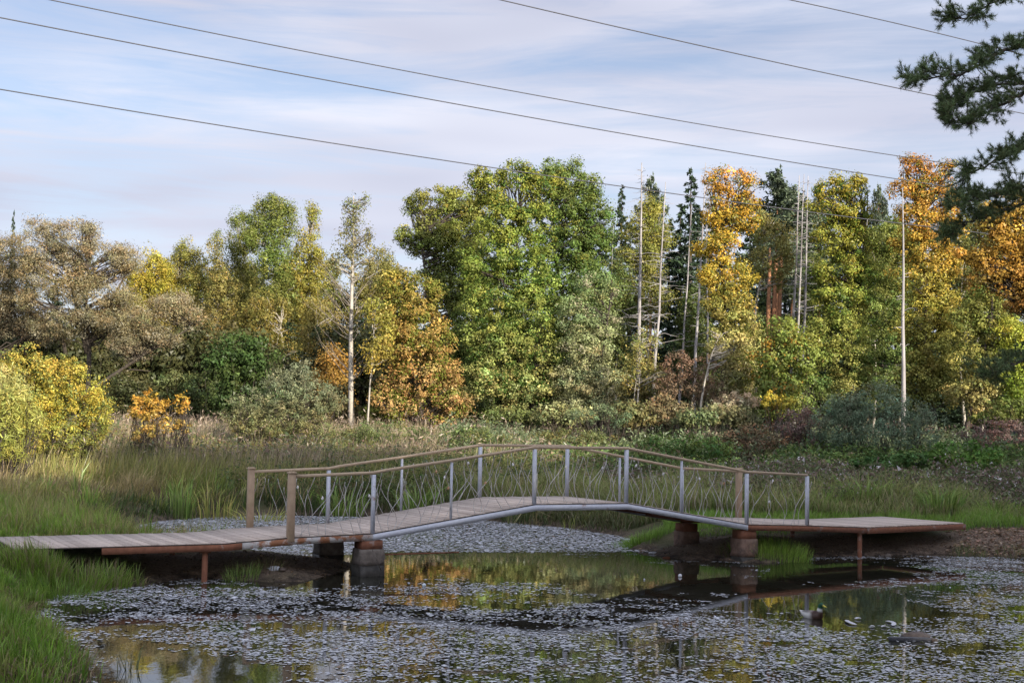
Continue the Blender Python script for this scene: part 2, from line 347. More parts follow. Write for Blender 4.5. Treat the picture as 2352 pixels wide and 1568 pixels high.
# ------------------------------------------------------------------ footbridge
def zdeck(s):
    return np.interp(s, [-6, -1.15, 0, 1.52, 4.77, 6.80, 9.72, 11.3, 12.87, 17], [.63, .645, .72, .76, 1.235, 1.235, .77, .72, .65, .65])
bridge = empty('footbridge', tuple(A0), 'low wooden plank footbridge with tan handrails arching over the pond', 'footbridge')
def BL(s, t, z):          # bridge coordinates -> local to the bridge's empty
    return EX * s + NY * t + np.array([0, 0, z])
pw, gap = .142, .011
pl_mesh = None
def plank_mesh(width):
    b_ = MB(); hw, hl, th = (pw - gap) / 2, width / 2, .0125
    bev = .004
    prof = [(-hw, -th), (hw, -th), (hw, th - bev), (hw - bev, th), (-hw + bev, th), (-hw, th - bev)]
    v = [(x, sgn * hl, z) for sgn in (-1, 1) for x, z in prof]
    f = [tuple(range(6)), tuple(range(6, 12))[::-1]] + [(i, i + 6, (i + 1) % 6 + 6, (i + 1) % 6) for i in range(6)]
    b_.raw(v, f); return b_.mesh('deck_plank')
pm = plank_mesh(WID)
def place_plank(s, ang, org, ex, zf, me):
    z0, z1 = zf(s - pw / 2), zf(s + pw / 2); sl_ = math.atan2(z1 - z0, pw)
    o = add('deck_plank', me, M['deck'], bridge)
    o.rotation_euler = (random.uniform(-.004, .004), -sl_, ang + random.uniform(-.004, .004))
    return o
s = -4.42
while s < 12.83:
    o = place_plank(s, PHI, None, EX, zdeck, pm)
    o.location = BL(s, WID / 2 + random.uniform(-.012, .012), (zdeck(s - pw / 2) + zdeck(s + pw / 2)) / 2 - .0125 + random.uniform(-.002, .002))
    s += pw
# turned last section on the right bank
PHI2 = math.radians(34.5); EX2 = np.array([math.cos(PHI2), math.sin(PHI2), 0]); NY2 = np.array([-math.sin(PHI2), math.cos(PHI2), 0])
P1 = BL(12.87, 0, .65)
s = .10
while s < 3.35:
    o = add('deck_plank', pm, M['deck'], bridge)
    p = P1 + EX2 * s + NY2 * (WID / 2); o.location = (p[0], p[1], .65 - .0125 + random.uniform(-.002, .002)); o.rotation_euler = (0, 0, PHI2 + random.uniform(-.004, .004)); s += pw
def beam(s0, s1, t, mat, n=None, hgt=.105, thick=.02):
    ss = [s0] + [k for k in (-1.15, 0, 1.52, 4.77, 6.80, 9.72, 11.3) if s0 < k < s1] + [s1]
    b_ = MB()
    v = []
    for k in ss:
        z = zdeck(k) - .03
        v += [BL(k, t - thick, z), BL(k, t + thick, z), BL(k, t + thick, z - hgt), BL(k, t - thick, z - hgt)]
    f = [(0, 1, 2, 3), tuple(range(len(v) - 4, len(v)))[::-1]]
    for i in range(len(ss) - 1):
        for j in range(4):
            k = (j + 1) % 4; f.append((4 * i + j, 4 * i + 4 + j, 4 * i + 4 + k, 4 * i + k))
    b_.raw(v, f); o = b_.build('edge_beam', mat, bridge); return o
for t_ in (-.028, WID + .028):
    tag(beam(-3.15, -.85, t_, M['rust']), 'rusty brown edge beam at the boardwalk end' )
    tag(beam(-.845, 1.50, t_, M['grey_rusty']), 'grey edge beam blotched with rust')
    beam(1.505, 9.70, t_, M['grey_paint'])
    tag(beam(9.705, 12.86, t_, M['rust']), 'rusty brown edge beam at the boardwalk end')
    # dark strip of hollow board ends above the beam
ss = np.array([-4.3, -1.15, 0, 1.52, 4.77, 6.80, 9.72, 11.3, 12.8])
for t_ in (-.010, WID + .010):
    v = []; f = []
    for a in ss:
        z = zdeck(a); v += [BL(a, t_ - .004, z - .012), BL(a, t_ + .004, z - .012), BL(a, t_ + .004, z - .0285), BL(a, t_ - .004, z - .0285)]
    for i in range(len(ss) - 1):
        for j in range(4): f.append((4 * i + j, 4 * i + 4 + j, 4 * i + 4 + (j + 1) % 4, 4 * i + (j + 1) % 4))
    b_ = MB(); b_.raw(v, f); b_.build('board_end_strip', M['hollow'], bridge)
# beams of the turned section
for off in (0.0, WID):
    b_ = MB(); a = P1 + NY2 * (off + (-.028 if off == 0 else .028)) + EX2 * .02; c = a + EX2 * 3.3
    b_.box((a + c) / 2 - np.array([0, 0, .09]), (c - a) / 2, NY2 * .02, np.array([0, 0, .06])); b_.build('edge_beam', M['rust'], bridge)
b_ = MB(); a = P1 + EX2 * 3.36; c = a + NY2 * WID; b_.box((a + c) / 2 - np.array([0, 0, .09]), (c - a) / 2, EX2 * .02, np.array([0, 0, .058])); b_.build('end_beam', M['rust'], bridge)
# cross joists
for s in (-2.8, -2.1, -1.0, .3, 2.6, 3.7, 4.77, 5.8, 6.8, 7.8, 8.8, 10.8, 12.0):
    b_ = MB(); p = BL(s, WID / 2, zdeck(s) - .08); b_.box(p, EX * .03, NY * (WID / 2 - .02), np.array([0, 0, .05])); b_.build('joist', M['rust'], bridge)
# piers
def pier(s, t, wx, mat, top, capmat=True, wet=.19):
    r = random.Random(int(s * 100 + t * 7)); b_ = MB()
    n = 10; zs = [-.55, wet, wet + .001, .32, top]; v = []; f = []
    rings = []
    def ring(z, k):
        out_ = []
        for j in range(12):
            a = j * 2 * math.pi / 12 + math.pi / 12
            cx, cy = math.cos(a), math.sin(a); mxx_ = max(abs(cx), abs(cy)); rr = wx * (.93 + .07 * mxx_ ** -1) * k
            x, y = np.clip(cx * 1.95, -1, 1) * wx * k, np.clip(cy * 1.95, -1, 1) * wx * k
            out_.append(BL(s, t, z) + EX * (x + r.uniform(-.012, .012)) + NY * (y + r.uniform(-.012, .012)))
        return out_
    def body(z0, z1, k0, k1, mt, name, par):
        b2 = MB(); nz = 4; vv = []
        for i in range(nz + 1):
            u = i / nz; vv += ring(z0 + (z1 - z0) * u, k0 + (k1 - k0) * u)
        ff = [tuple(range(12))[::-1], tuple(range(nz * 12, nz * 12 + 12))]
        for i in range(nz):
            for j in range(12):
                k = (j + 1) % 12; ff.append((i * 12 + j, i * 12 + k, i * 12 + 12 + k, i * 12 + 12 + j))
        b2.raw(vv, ff); return b2.build(name, mt, par)
    p = body(wet, top, 1.03, .97, mat or M['concrete'], 'pier', bridge)
    body(-.6, wet - .002, 1.0, 1.02, M['wetconcrete'], 'pier_foot', p)
    if capmat:
        c = MB(); zt = float(zdeck(s)) - .138; c.box(BL(s, t, (top + zt) / 2 + .002), EX * wx * .86, NY * wx * .86, np.array([0, 0, (zt - top) / 2])); c.build('pier_cap', M['rust'], p)
    return p
p = pier(1.5, .15, .225, None, .47)
c = MB(); c.box(BL(1.5, -.12, .28) + EX * .06, EX * .02 + np.array([0, 0, -.03]), NY * .018, np.array([0, 0, .16]) + EX * -.07); c.build('brace_board', M['concrete'], p)
pier(1.5, WID - .15, .225, None, .47)
pier(9.75, .15, .20, M['brick'], .46, wet=.1); pier(9.75, WID - .15, .20, M['brick'], .46, wet=.1)
c = MB(); c.box(BL(2.5, .1, .36), EX * .75, NY * .02, np.array([0, 0, .012])); c.build('tie_bar', M['rust'], bridge)
def pipe(s, t, top):
    b_ = MB(); b_.tube([BL(s, t, -.6), BL(s, t, top)], .05, 12); o = b_.build('pipe_leg', M['rust'], bridge, True)
    f_ = MB(); f_.box(BL(s, t, top + .008), EX * .085, NY * .06, np.array([0, 0, .008])); f_.build('flange', M['rust'], o)
pipe(-1.45, .06, .484); pipe(-1.45, WID - .06, .484); pipe(12.75, .06, .50); pipe(12.75, WID - .06, .50)

# railings
ST = [0, 1.52, 3.04, 4.76, 6.80, 8.10, 9.71, 11.28]
def railing(t, near):
    rl = bpy.data.objects.new('railing', None); COL.objects.link(rl); rl.parent = bridge
    ends = {0: 'brown', 7: 'white' if near else 'brown'}
    sgn = -1 if near else 1
    tp = t
    for i, s in enumerate(ST):
        z0 = zdeck(s)
        if ends.get(i) == 'brown':
            b_ = MB(); hw = .058; b_.box(BL(s, tp + sgn * .03, z0 + .50), EX * hw, NY * hw, np.array([0, 0, .58]));
            o = b_.build('end_post', M['post_brown'], rl)
            c_ = MB(); c_.box(BL(s, tp + sgn * .03, z0 + 1.09), EX * (hw + .014), NY * (hw + .014), np.array([0, 0, .012])); c_.box(BL(s, tp + sgn * .03, z0 + 1.107), EX * (hw - .01), NY * (hw - .01), np.array([0, 0, .006])); c_.build('post_cap', M['rail'], rl)
            bv = o.modifiers.new('bevel', 'BEVEL'); bv.width = .006; bv.segments = 1
        else:
            thin = i in (2, 5); hw = .019 if thin else .031
            b_ = MB(); b_.box(BL(s, tp, z0 + .50), EX * hw, NY * hw, np.array([0, 0, .515])); o = b_.build('post', M['grey_paint'], rl)
            if i == 2: tag(o, 'thin rust streaked grey post')
    # handrail: rounded profile with a groove
    zr = [zdeck(s) + 1.05 for s in ST]; zr[0] = zr[0] - .02; zr[-1] = zr[-1] - .015
    prof = [(-.030, -.02), (-.030, .012), (-.018, .026), (.018, .026), (.030, .012), (.030, -.02), (.012, -.028), (-.012, -.028)]
    pts = [(s, z) for s, z in zip(ST, zr)]
    if ends[0] == 'brown': pts[0] = (ST[0] + .05, pts[0][1])
    if ends[7] == 'brown': pts[-1] = (ST[-1] - .05, pts[-1][1])
    pts.insert(2, (ST[1] + .24, zr[1] + .045))
    v = []; f = []
    for s, z in pts: v += [BL(s, tp + a, z + b__) for a, b__ in prof]
    k = len(prof)
    for i in range(len(pts) - 1):
        for j in range(k): f.append((i * k + j, i * k + (j + 1) % k, (i + 1) * k + (j + 1) % k, (i + 1) * k + j))
    f += [tuple(range(k))[::-1], tuple(range(len(v) - k, len(v)))]
    b_ = MB(); b_.raw(v, f); b_.build('handrail', M['rail'], rl)
    b_ = MB()
    # wavy rods and glass drops
    rr = random.Random(5 if near else 9)
    variants = []
    for kx in range(7):
        w = MB(); amp = rr.uniform(.07, .115); ph = rr.uniform(-.6, .6); tilt = rr.uniform(-.16, .22); hh = rr.uniform(.80, .94)
        sg = 1 if kx % 2 else -1
        zz = np.linspace(0, hh, 15)
        xx = sg * amp * np.sin(zz / hh * math.pi * 1.5 + ph) + tilt * (zz / hh - .5)
        w.tube(np.stack([xx[:, None] * EX, np.zeros((15, 3))], 0).sum(0) + np.stack([0 * zz, 0 * zz, zz], 1), .0055, 4)
        variants.append((w.mesh('wavy_rod', True), xx, zz))
    dm = MB(); dm.tube([(0, 0, -.035), (0, 0, -.028), (0, 0, -.012), (0, 0, .005), (0, 0, .022), (0, 0, .034)], [.004, .016, .024, .021, .011, .003], 8); dmesh = dm.mesh('glass_drop', True); dmesh.materials.append(M['drop'])
    dmesh2 = dmesh.copy(); dmesh2.materials.clear(); dmesh2.materials.append(M['drop_amber'])
    for i in range(7):
        a, c_ = ST[i], ST[i + 1]; n = max(6, int((c_ - a) / .165))
        for j in range(n):
            s = a + (c_ - a) * (j + .6 + rr.uniform(-.25, .25)) / n
            if not near and i == 0 and j > 6: continue
            mesh, xx, zz = variants[rr.randrange(7)]
            o = add('wavy_rod', mesh, M['wire'], rl); o.location = BL(s, tp + rr.uniform(-.012, .012), zdeck(s) - .02)
            o.rotation_euler = (rr.uniform(-.02, .02), rr.uniform(-.06, .06), rr.choice([0, 0, math.pi]))
            if rr.random() < (.26 if near and 0 < i < 6 else .08):
                g = add('glass_drop', dmesh if rr.random() < .68 else dmesh2, None, rl); k = rr.randrange(7, 13)
                g.location = BL(s, tp + .0, zdeck(s) + zz[k]) + EX * xx[k] * .8; g.rotation_euler = (rr.uniform(-.4, .4), rr.uniform(-.5, .5), 0)
    return rl
tag(railing(0.02, True), 'near railing of wavy rods and grey posts')
tag(railing(WID - .02, False), 'far railing with a tan post at each end')

# ------------------------------------------------------------------ foliage builders
def leaf_quads(P, nrm, size, asp=.36):
    n = len(P); r = rng.normal(size=(n, 3)); tv = np.cross(nrm, r); tv /= np.linalg.norm(tv, axis=1)[:, None] + 1e-9
    bv = np.cross(nrm, tv); bv /= np.linalg.norm(bv, axis=1)[:, None] + 1e-9
    s = np.asarray(size).reshape(-1, 1)
    V = np.stack([P - tv * s * .5, P + bv * s * asp, P + tv * s * .5, P - bv * s * asp], 1).reshape(-1, 3)
    return V, np.arange(4 * n).reshape(n, 4)
def leaf_tris(P, nrm, size, asp=.36):
    n = len(P); r = rng.normal(size=(n, 3)); tv = np.cross(nrm, r); tv /= np.linalg.norm(tv, axis=1)[:, None] + 1e-9
    bv = np.cross(nrm, tv); bv /= np.linalg.norm(bv, axis=1)[:, None] + 1e-9
    s = np.asarray(size).reshape(-1, 1); k = rng.uniform(-.6, .6, (n, 1))
    V = np.stack([P - tv * s * .5, P + tv * s * .5 + bv * s * asp * (1 + k), P + tv * s * .45 - bv * s * asp * (1 - k)], 1).reshape(-1, 3)
    return V, np.arange(3 * n).reshape(n, 3)
def grad(stops, t):
    ts = [a for a, _ in stops]; cs = np.array([c for _, c in stops], float)
    return np.stack([np.interp(t, ts, cs[:, k]) for k in range(3)], 1)
def unit(a): return a / (np.linalg.norm(a, axis=1)[:, None] + 1e-9)
TRI = [0]
def crown_points(blobs, dens, csize, per, shell=.5, squash=.75):
    """blobs: (centre, radii). Leaves gathered in sprays set through each blob's volume."""
    Ps, Ns, Cid = [], [], []; k = 0
    for c, r in blobs:
        area = math.pi * r[0] * r[2]
        nc = max(3, int(area * dens / per))
        u = unit(rng.normal(size=(nc, 3))); rad = rng.uniform(shell, 1.0, nc) ** .8
        cc = c + u * rad[:, None] * r
        lump = rng.uniform(.82, 1.16, nc) * (1 + .16 * np.sin(u[:, 0] * 5 + c[0] * 3) * np.cos(u[:, 2] * 4 + c[2] * 2)); cc = c + (cc - c) * lump[:, None]
        for i in range(nc):
            if u[i, 1] > .25 and rng.random() < .55: continue
            m_ = int(per * rng.uniform(.5, 1.5)); cs = csize * rng.uniform(.6, 1.35)
            g = unit(rng.normal(size=(m_, 3))) * (rng.random(m_) ** .5)[:, None]
            p = cc[i] + g * np.array([cs, cs, cs * squash]) * 1.05
            Ps.append(p); Ns.append(unit(g * 1.0 + u[i] * .25 + np.array([0, 0, .2]) + rng.normal(size=(m_, 3)) * .34)); Cid.append(np.full(m_, k)); k += 1
    return np.concatenate(Ps), np.concatenate(Ns), np.concatenate(Cid), k
def px_blobs(D, lst, deep=.95, lobes=2):
    out_ = []
    for b in lst:
        x, y, rx, ry = b[:4]; dd = b[4] if len(b) > 4 else 0
        c = at(x, y, D + dd); k = (D + dd) / FPX
        r = np.array([rx * k, max(rx, ry) * k * deep, ry * k]); out_.append((c, r))
        for _ in range(lobes):
            a = rng.uniform(0, 6.28); q_ = c + np.array([math.cos(a) * r[0], rng.uniform(-.7, .3) * r[1], (math.sin(a) if math.sin(a) < 0 else .62 * math.sin(a)) * r[2]]) * rng.uniform(.8, 1.08); out_.append((q_, r * rng.uniform(.28, .46)))
    return out_
def crown_mesh(name, blobs, stops, base, dens=650, csize=.42, per=48, leaf=.14, jit=.22, alt=None, altp=.0, asp=.36, shell=.5, cjit=.16, zr=None, squash=.75):
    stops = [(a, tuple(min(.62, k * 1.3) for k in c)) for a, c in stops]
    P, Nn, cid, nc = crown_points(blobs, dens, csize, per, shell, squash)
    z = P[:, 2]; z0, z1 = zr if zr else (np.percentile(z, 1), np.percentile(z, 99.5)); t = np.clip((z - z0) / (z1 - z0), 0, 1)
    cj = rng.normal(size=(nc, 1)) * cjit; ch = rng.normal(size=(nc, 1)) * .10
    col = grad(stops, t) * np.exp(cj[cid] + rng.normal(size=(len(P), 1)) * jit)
    col[:, :1] *= np.exp(ch[cid]); 
    if alt is not None:
        m_ = (rng.random(len(P)) < np.where(rng.random(nc) < altp, .8, altp * .25)[cid]); col[m_] = np.array(alt) * np.exp(rng.normal(size=(m_.sum(), 1)) * .2)
    size = leaf * np.exp(rng.normal(size=len(P)) * .25)
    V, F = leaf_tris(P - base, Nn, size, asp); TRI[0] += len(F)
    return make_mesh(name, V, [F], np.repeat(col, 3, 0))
def bend(p, q, k=5, wob=.08, sag=0.0):
    p, q = np.asarray(p, float), np.asarray(q, float); L = np.linalg.norm(q - p); t = np.linspace(0, 1, k)[:, None]
    w = rng.normal(size=(k, 3)) * wob * L * np.sin(t * math.pi); w[:, 2] += -sag * L * np.sin(t[:, 0] * math.pi)
    return p + (q - p) * t + w
def trunk_mesh(paths, blobs, base, r0, limbs=5, twig=0.012, sides=6):
    b_ = MB()
    main = None
    for path, ra, rb in paths:
        pts = np.asarray(path); n = len(pts); b_.tube(pts - base, np.linspace(ra, rb, n), sides); main = pts if main is None else main
    for c, r in blobs:
        for _ in range(limbs):
            e = c + unit(rng.normal(size=(1, 3)))[0] * r * rng.uniform(.4, .95)
            zz = main[:, 2]; hz = np.clip(min(e[2] - .45 * np.linalg.norm((e - np.array([np.interp(e[2], zz, main[:, 0]), np.interp(e[2], zz, main[:, 1]), e[2]]))[:2]), c[2]), zz[0] + .3, zz[-1])
            s_ = np.array([np.interp(hz, zz, main[:, 0]), np.interp(hz, zz, main[:, 1]), hz])
            L = np.linalg.norm(e - s_)
            b_.tube(bend(s_, e, 5, .05) - base, np.linspace(min(r0 * .45, .012 + L * .014), twig, 5), 4, cap=False)
    return b_.mesh('trunk', True)
def tree(name, label, base_px, D, blobs, stops, trunk_r=.16, bark='bark', limbs=5, group=None, path=None, cat='tree', lean=0, toph=.8, trunks=None, extra=None, **kw):
    bx = at(base_px, 985, D)[0]; base = np.array([bx, D, h1(bx, D) - .1])
    bl = px_blobs(D, blobs)
    e = empty(name, tuple(base), label, cat, group)
    top = max(c[2] + r[2] * .6 for c, r in bl); tc_ = max(bl, key=lambda q_: q_[0][2])[0]
    if path is not None:
        pts = np.array([at(x, y, D) for x, y in path]); pts = np.concatenate([base[None], pts]); pts = pts[np.argsort(pts[:, 2])]
    else:
        tip = np.array([tc_[0], tc_[1], base[2] + (top - base[2]) * toph]); pts = bend(base, tip, 7, .015)
    paths = [(pts, trunk_r, trunk_r * .18)]
    for tr_ in (trunks or []):
        q_ = np.array([at(x, y, D) for x, y in tr_[0]]); paths.append((q_, tr_[1], tr_[1] * .3))
    tm = trunk_mesh(paths, bl, base, trunk_r, limbs)
    add('trunk', tm, M[bark], e)
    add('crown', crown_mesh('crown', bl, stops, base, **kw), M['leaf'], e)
    return e
def shrub(name, label, base_px, D, blobs, stops, group=None, cat='shrub', stems=4, sr=.018, bark='bark', **kw):
    bx = at(base_px, 985, D)[0]; base = np.array([bx, D, h1(bx, D) - .05]); bl = px_blobs(D, blobs)
    e = empty(name, tuple(base), label, cat, group); b_ = MB()
    for c, r in bl:
        for _ in range(stems):
            q_ = c + unit(rng.normal(size=(1, 3)))[0] * r * rng.uniform(.5, .95); s_ = base + np.array([rng.normal() * .25 + (c[0] - base[0]) * .5, rng.normal() * .25, 0])
            s_[2] = h1(s_[0], s_[1]) - .05
            b_.tube(bend(s_, q_, 5, .05) - base, np.linspace(sr, .006, 5), 4, cap=False)
    b_.build('stem', M[bark], e, True)
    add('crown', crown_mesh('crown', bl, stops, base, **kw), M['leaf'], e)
    return e

# colours (albedo)
GRN = (.055, .105, .02); GRN2 = (.09, .14, .025); YG = (.17, .185, .03); OLV = (.125, .115, .028); YEL = (.40, .27, .025); ORG = (.40, .19, .02)
TAN = (.33, .26, .12); BRO = (.26, .14, .035); SIL = (.165, .135, .065); PAL = (.20, .215, .09); GRY = (.13, .14, .075)

# ---- willows on the left
def willow_kw(): return dict(leaf=.10, asp=.18, dens=1900, csize=.42, per=70, jit=.3, alt=(.31, .285, .20), altp=.14)
tree('willow_tree', 'large silvery brown willow with dark forking trunks behind the yellow bush', 195, 72,
     [(165, 550, 66, 55), (95, 560, 55, 58), (235, 600, 60, 52), (290, 592, 36, 36), (120, 640, 85, 60), (225, 690, 80, 60), (150, 745, 80, 45), (260, 740, 50, 40)],
     [(0, (.115, .095, .05)), (.5, SIL), (1, (.165, .135, .075))], .20, 'willow_bark', 9, trunks=[([(200, 812), (185, 740), (160, 640), (120, 560)], .15), ([(200, 812), (225, 745), (262, 680), (300, 610)], .12), ([(150, 815), (140, 740), (110, 690)], .12)], **willow_kw())
tree('willow_tree', 'silvery brown willow cut by the left edge of the photo', 40, 74,
     [(15, 590, 50, 60), (50, 640, 55, 60), (-40, 600, 50, 70), (10, 720, 70, 60), (70, 745, 45, 40)],
     [(0, (.13, .10, .06)), (.5, SIL), (1, SIL)], .18, 'willow_bark', 8, trunks=[([(60, 815), (45, 750), (20, 690)], .12)], **willow_kw())
tree('willow_tree', 'leaning willow whose dark limbs reach right toward the birches', 90, 70,
     [(335, 735, 55, 40), (425, 722, 45, 32), (300, 800, 55, 26), (365, 775, 45, 24), (290, 760, 45, 40), (395, 700, 50, 30)],
     [(0, (.12, .10, .06)), (.6, SIL), (1, (.18, .15, .085))], .15, 'willow_bark', 7, path=[(165, 925), (250, 868), (330, 815), (385, 783), (440, 752)], trunks=[([(250, 868), (300, 848), (345, 852)], .05)], **willow_kw())
# yellow bushes far left
shrub('yellow_bush', 'bright yellow leafed bush in front of the willows', 110, 46,
      [(55, 845, 62, 52), (130, 870, 65, 58), (190, 895, 52, 55), (225, 930, 32, 42), (90, 930, 80, 50), (160, 950, 70, 40), (120, 985, 95, 26), (30, 985, 60, 30), (215, 975, 40, 26), (60, 1025, 80, 26), (170, 1020, 70, 26)],
      [(0, (.18, .175, .04)), (.5, (.31, .255, .04)), (1, (.29, .225, .045))], leaf=.058, dens=2300, csize=.24, per=50, jit=.22, alt=(.16, .19, .05), altp=.3)
shrub('osier_bush', 'yellow green osier with long wispy leaves at the far left edge', 5, 43,
      [(0, 880, 45, 60), (30, 920, 45, 55), (-20, 940, 40, 50), (50, 960, 45, 35), (10, 990, 70, 28), (0, 1030, 70, 26)],
      [(0, (.20, .20, .04)), (.6, (.24, .24, .06)), (1, (.27, .26, .10))], leaf=.17, asp=.07, dens=1300, csize=.25, per=36, jit=.2, squash=1.5)
shrub('maple_sapling', 'small orange leafed sapling standing in the weeds beside the yellow bush', 345, 50,
      [(345, 925, 42, 26), (350, 955, 45, 28), (315, 945, 20, 20), (345, 985, 50, 20)], [(0, (.24, .17, .05)), (1, (.34, .195, .03))], leaf=.085, dens=900, csize=.2, per=26, stems=6, shell=.2)
shrub('maple_sapling', 'narrow orange sapling to the right of the bushier orange one', 412, 50,
      [(412, 925, 16, 22), (425, 945, 16, 18), (420, 975, 20, 20)], [(0, (.24, .17, .05)), (1, (.34, .195, .03))], leaf=.085, dens=700, csize=.18, per=22, stems=5, shell=.2)

# ---- birches and aspens, left centre
def bk(**k):
    d = dict(leaf=.105, dens=820, csize=.42, per=40, jit=.19, shell=.25, squash=1.1); d.update(k); return d
tree('aspen_tree', 'low yellow green aspen just right of the big willow', 350, 98, [(355, 615, 38, 42), (330, 650, 45, 40), (375, 660, 45, 60), (350, 720, 50, 60)], [(0, (.13, .12, .03)), (.6, (.25, .21, .03)), (1, (.24, .21, .035))], .10, 'birch_bark', 3, **bk())
tree('birch_tree', 'olive birch with twin pointed tops left of the taller poplars', 432, 98, [(430, 580, 20, 34), (452, 600, 22, 34), (412, 600, 20, 30), (438, 660, 46, 60), (430, 740, 50, 60)], [(0, (.14, .12, .035)), (1, (.16, .15, .035))], .10, 'birch_bark', 3, **bk())
tree('birch_tree', 'slender birch with a white trunk and a narrow pointed top', 503, 96, [(497, 560, 14, 38), (505, 610, 24, 42), (510, 670, 40, 50), (500, 740, 42, 60)], [(0, (.17, .13, .04)), (1, (.15, .145, .04))], .11, 'birch_bark', 3, path=[(500, 760), (503, 650), (498, 540)], **bk())
tree('poplar_tree', 'olive poplar with a broken top left of the tallest green poplar', 548, 100, [(545, 515, 22, 34), (570, 550, 26, 40), (545, 575, 36, 45), (560, 640, 46, 50), (550, 720, 50, 60)], [(0, (.12, .11, .03)), (1, (.10, .115, .025))], .12, 'birch_bark', 4, **bk())
tree('poplar_tree', 'tall green poplar with feathery top left of the white birch', 648, 94, [(612, 480, 22, 32), (635, 475, 20, 34), (660, 490, 20, 36), (590, 510, 24, 36), (628, 540, 55, 48), (632, 610, 55, 50), (640, 690, 50, 50)], [(0, (.12, .115, .03)), (.5, (.10, .13, .028)), (1, (.115, .13, .03))], .12, 'birch_bark', 4, path=[(652, 815), (640, 720), (632, 620), (625, 520)], **bk(dens=1000))
tree('birch_tree', 'yellow green birch standing between the green poplar and the white birch', 708, 95, [(715, 500, 16, 34), (708, 560, 28, 48), (725, 620, 36, 50), (690, 640, 36, 50), (705, 710, 48, 55)], [(0, (.16, .14, .03)), (1, (.19, .175, .03))], .11, 'birch_bark', 4, path=[(708, 760), (706, 650), (712, 540)], **bk())
for i, (x, y, rx, ry, D, c, lab) in enumerate([
        (470, 800, 55, 60, 84, (.15, .12, .04), 'brownish young birch low behind the leaning willow'),
        (400, 850, 50, 55, 86, (.12, .12, .03), 'low olive young birch among the shadows right of the willow'),
        (600, 740, 70, 60, 92, (.14, .12, .03), 'olive young birch under the tall green poplar'),
        (735, 770, 55, 80, 86, (.15, .125, .035), 'brownish young birch to the left of the white birch trunk'),
        (760, 860, 45, 60, 72, (.22, .13, .03), 'rusty orange young birch at the foot of the white birch'),
        (870, 640, 45, 60, 88, (.14, .13, .035), 'olive young birch filling the gap behind the orange oak')]):
    tree('birch_sapling', lab, x, D, [(x, y, rx, ry), (x + 10, y - ry * .6, rx * .6, ry * .6), (x, min(y + ry * .8, 935), rx, ry * .5)], [(0, tuple(np.array(c) * .85)), (1, c)], .07, 'birch_bark', 4, group='young birches between the taller trees', **bk(dens=800))
# prominent white birch with bare branches
e = tree('white_birch', 'tall white trunked birch with bare fanned lower branches', 808, 62,
         [(800, 470, 13, 30), (822, 480, 13, 30), (838, 470, 6, 26), (808, 530, 34, 38), (845, 560, 14, 40), (800, 580, 44, 40), (765, 600, 18, 30), (855, 610, 20, 30)],
         [(0, (.13, .115, .04)), (1, (.10, .105, .04))], .145, 'birch_bark', 4, path=[(806, 900), (806, 780), (808, 660), (812, 560), (812, 450)], **bk(dens=620, leaf=.085, csize=.26, per=12, shell=0.0, squash=1.3))
b_ = MB(); base = np.array(e.location)
for k in range(34):
    y0 = rng.uniform(660, 890); sd = 1 if rng.random() < .45 else -1; L = rng.uniform(50, 130) * (1.0 if sd < 0 else .8)
    a = math.radians(rng.uniform(28, 55)); p = at(807, y0, 62); q_ = at(807 + sd * L * math.sin(a), y0 - L * math.cos(a), 62 + rng.uniform(-1.5, 1.5))
    pts = bend(p, q_, 5, .03); b_.tube(pts - base, np.linspace(.022, .006, 5), 4, cap=False)
    for _ in range(3):
        w = pts[rng.integers(2, 5)]; b_.tube(bend(w, w + np.array([sd * rng.uniform(.1, .6), rng.normal() * .3, rng.uniform(.2, .7)]), 3, .05) - base, [.009, .006, .004], 3, cap=False)
b_.build('branch', M['twig'], e, True)['kind'] = 'stuff'
tree('birch_sapling', 'thin white birch leaning beside the tall white birch', 843, 61, [(862, 715, 30, 38), (885, 770, 24, 45), (868, 800, 30, 50)], [(0, (.22, .17, .035)), (1, (.18, .175, .035))], .055, 'birch_bark', 4, path=[(845, 960), (850, 880), (857, 790), (863, 690)], **bk(dens=600))
shrub('dark_bush', 'dark green rounded bush beneath the poplars', 545, 62, [(545, 800, 55, 42), (520, 850, 50, 45), (595, 815, 40, 40), (570, 860, 55, 45), (530, 915, 70, 40), (600, 925, 50, 36)], [(0, (.028, .045, .014)), (1, (.042, .07, .018))], leaf=.13, dens=800)
shrub('willow_shrub', 'large grey green willow shrub left of the white birch trunk', 660, 54, [(655, 895, 62, 52), (600, 935, 58, 48), (715, 925, 58, 55), (660, 960, 85, 42), (560, 955, 40, 35), (690, 870, 40, 40), (620, 985, 80, 22), (710, 985, 70, 22)], [(0, (.12, .115, .04)), (.6, GRY), (1, (.14, .15, .085))], leaf=.085, asp=.2, dens=1300, csize=.24, per=36)

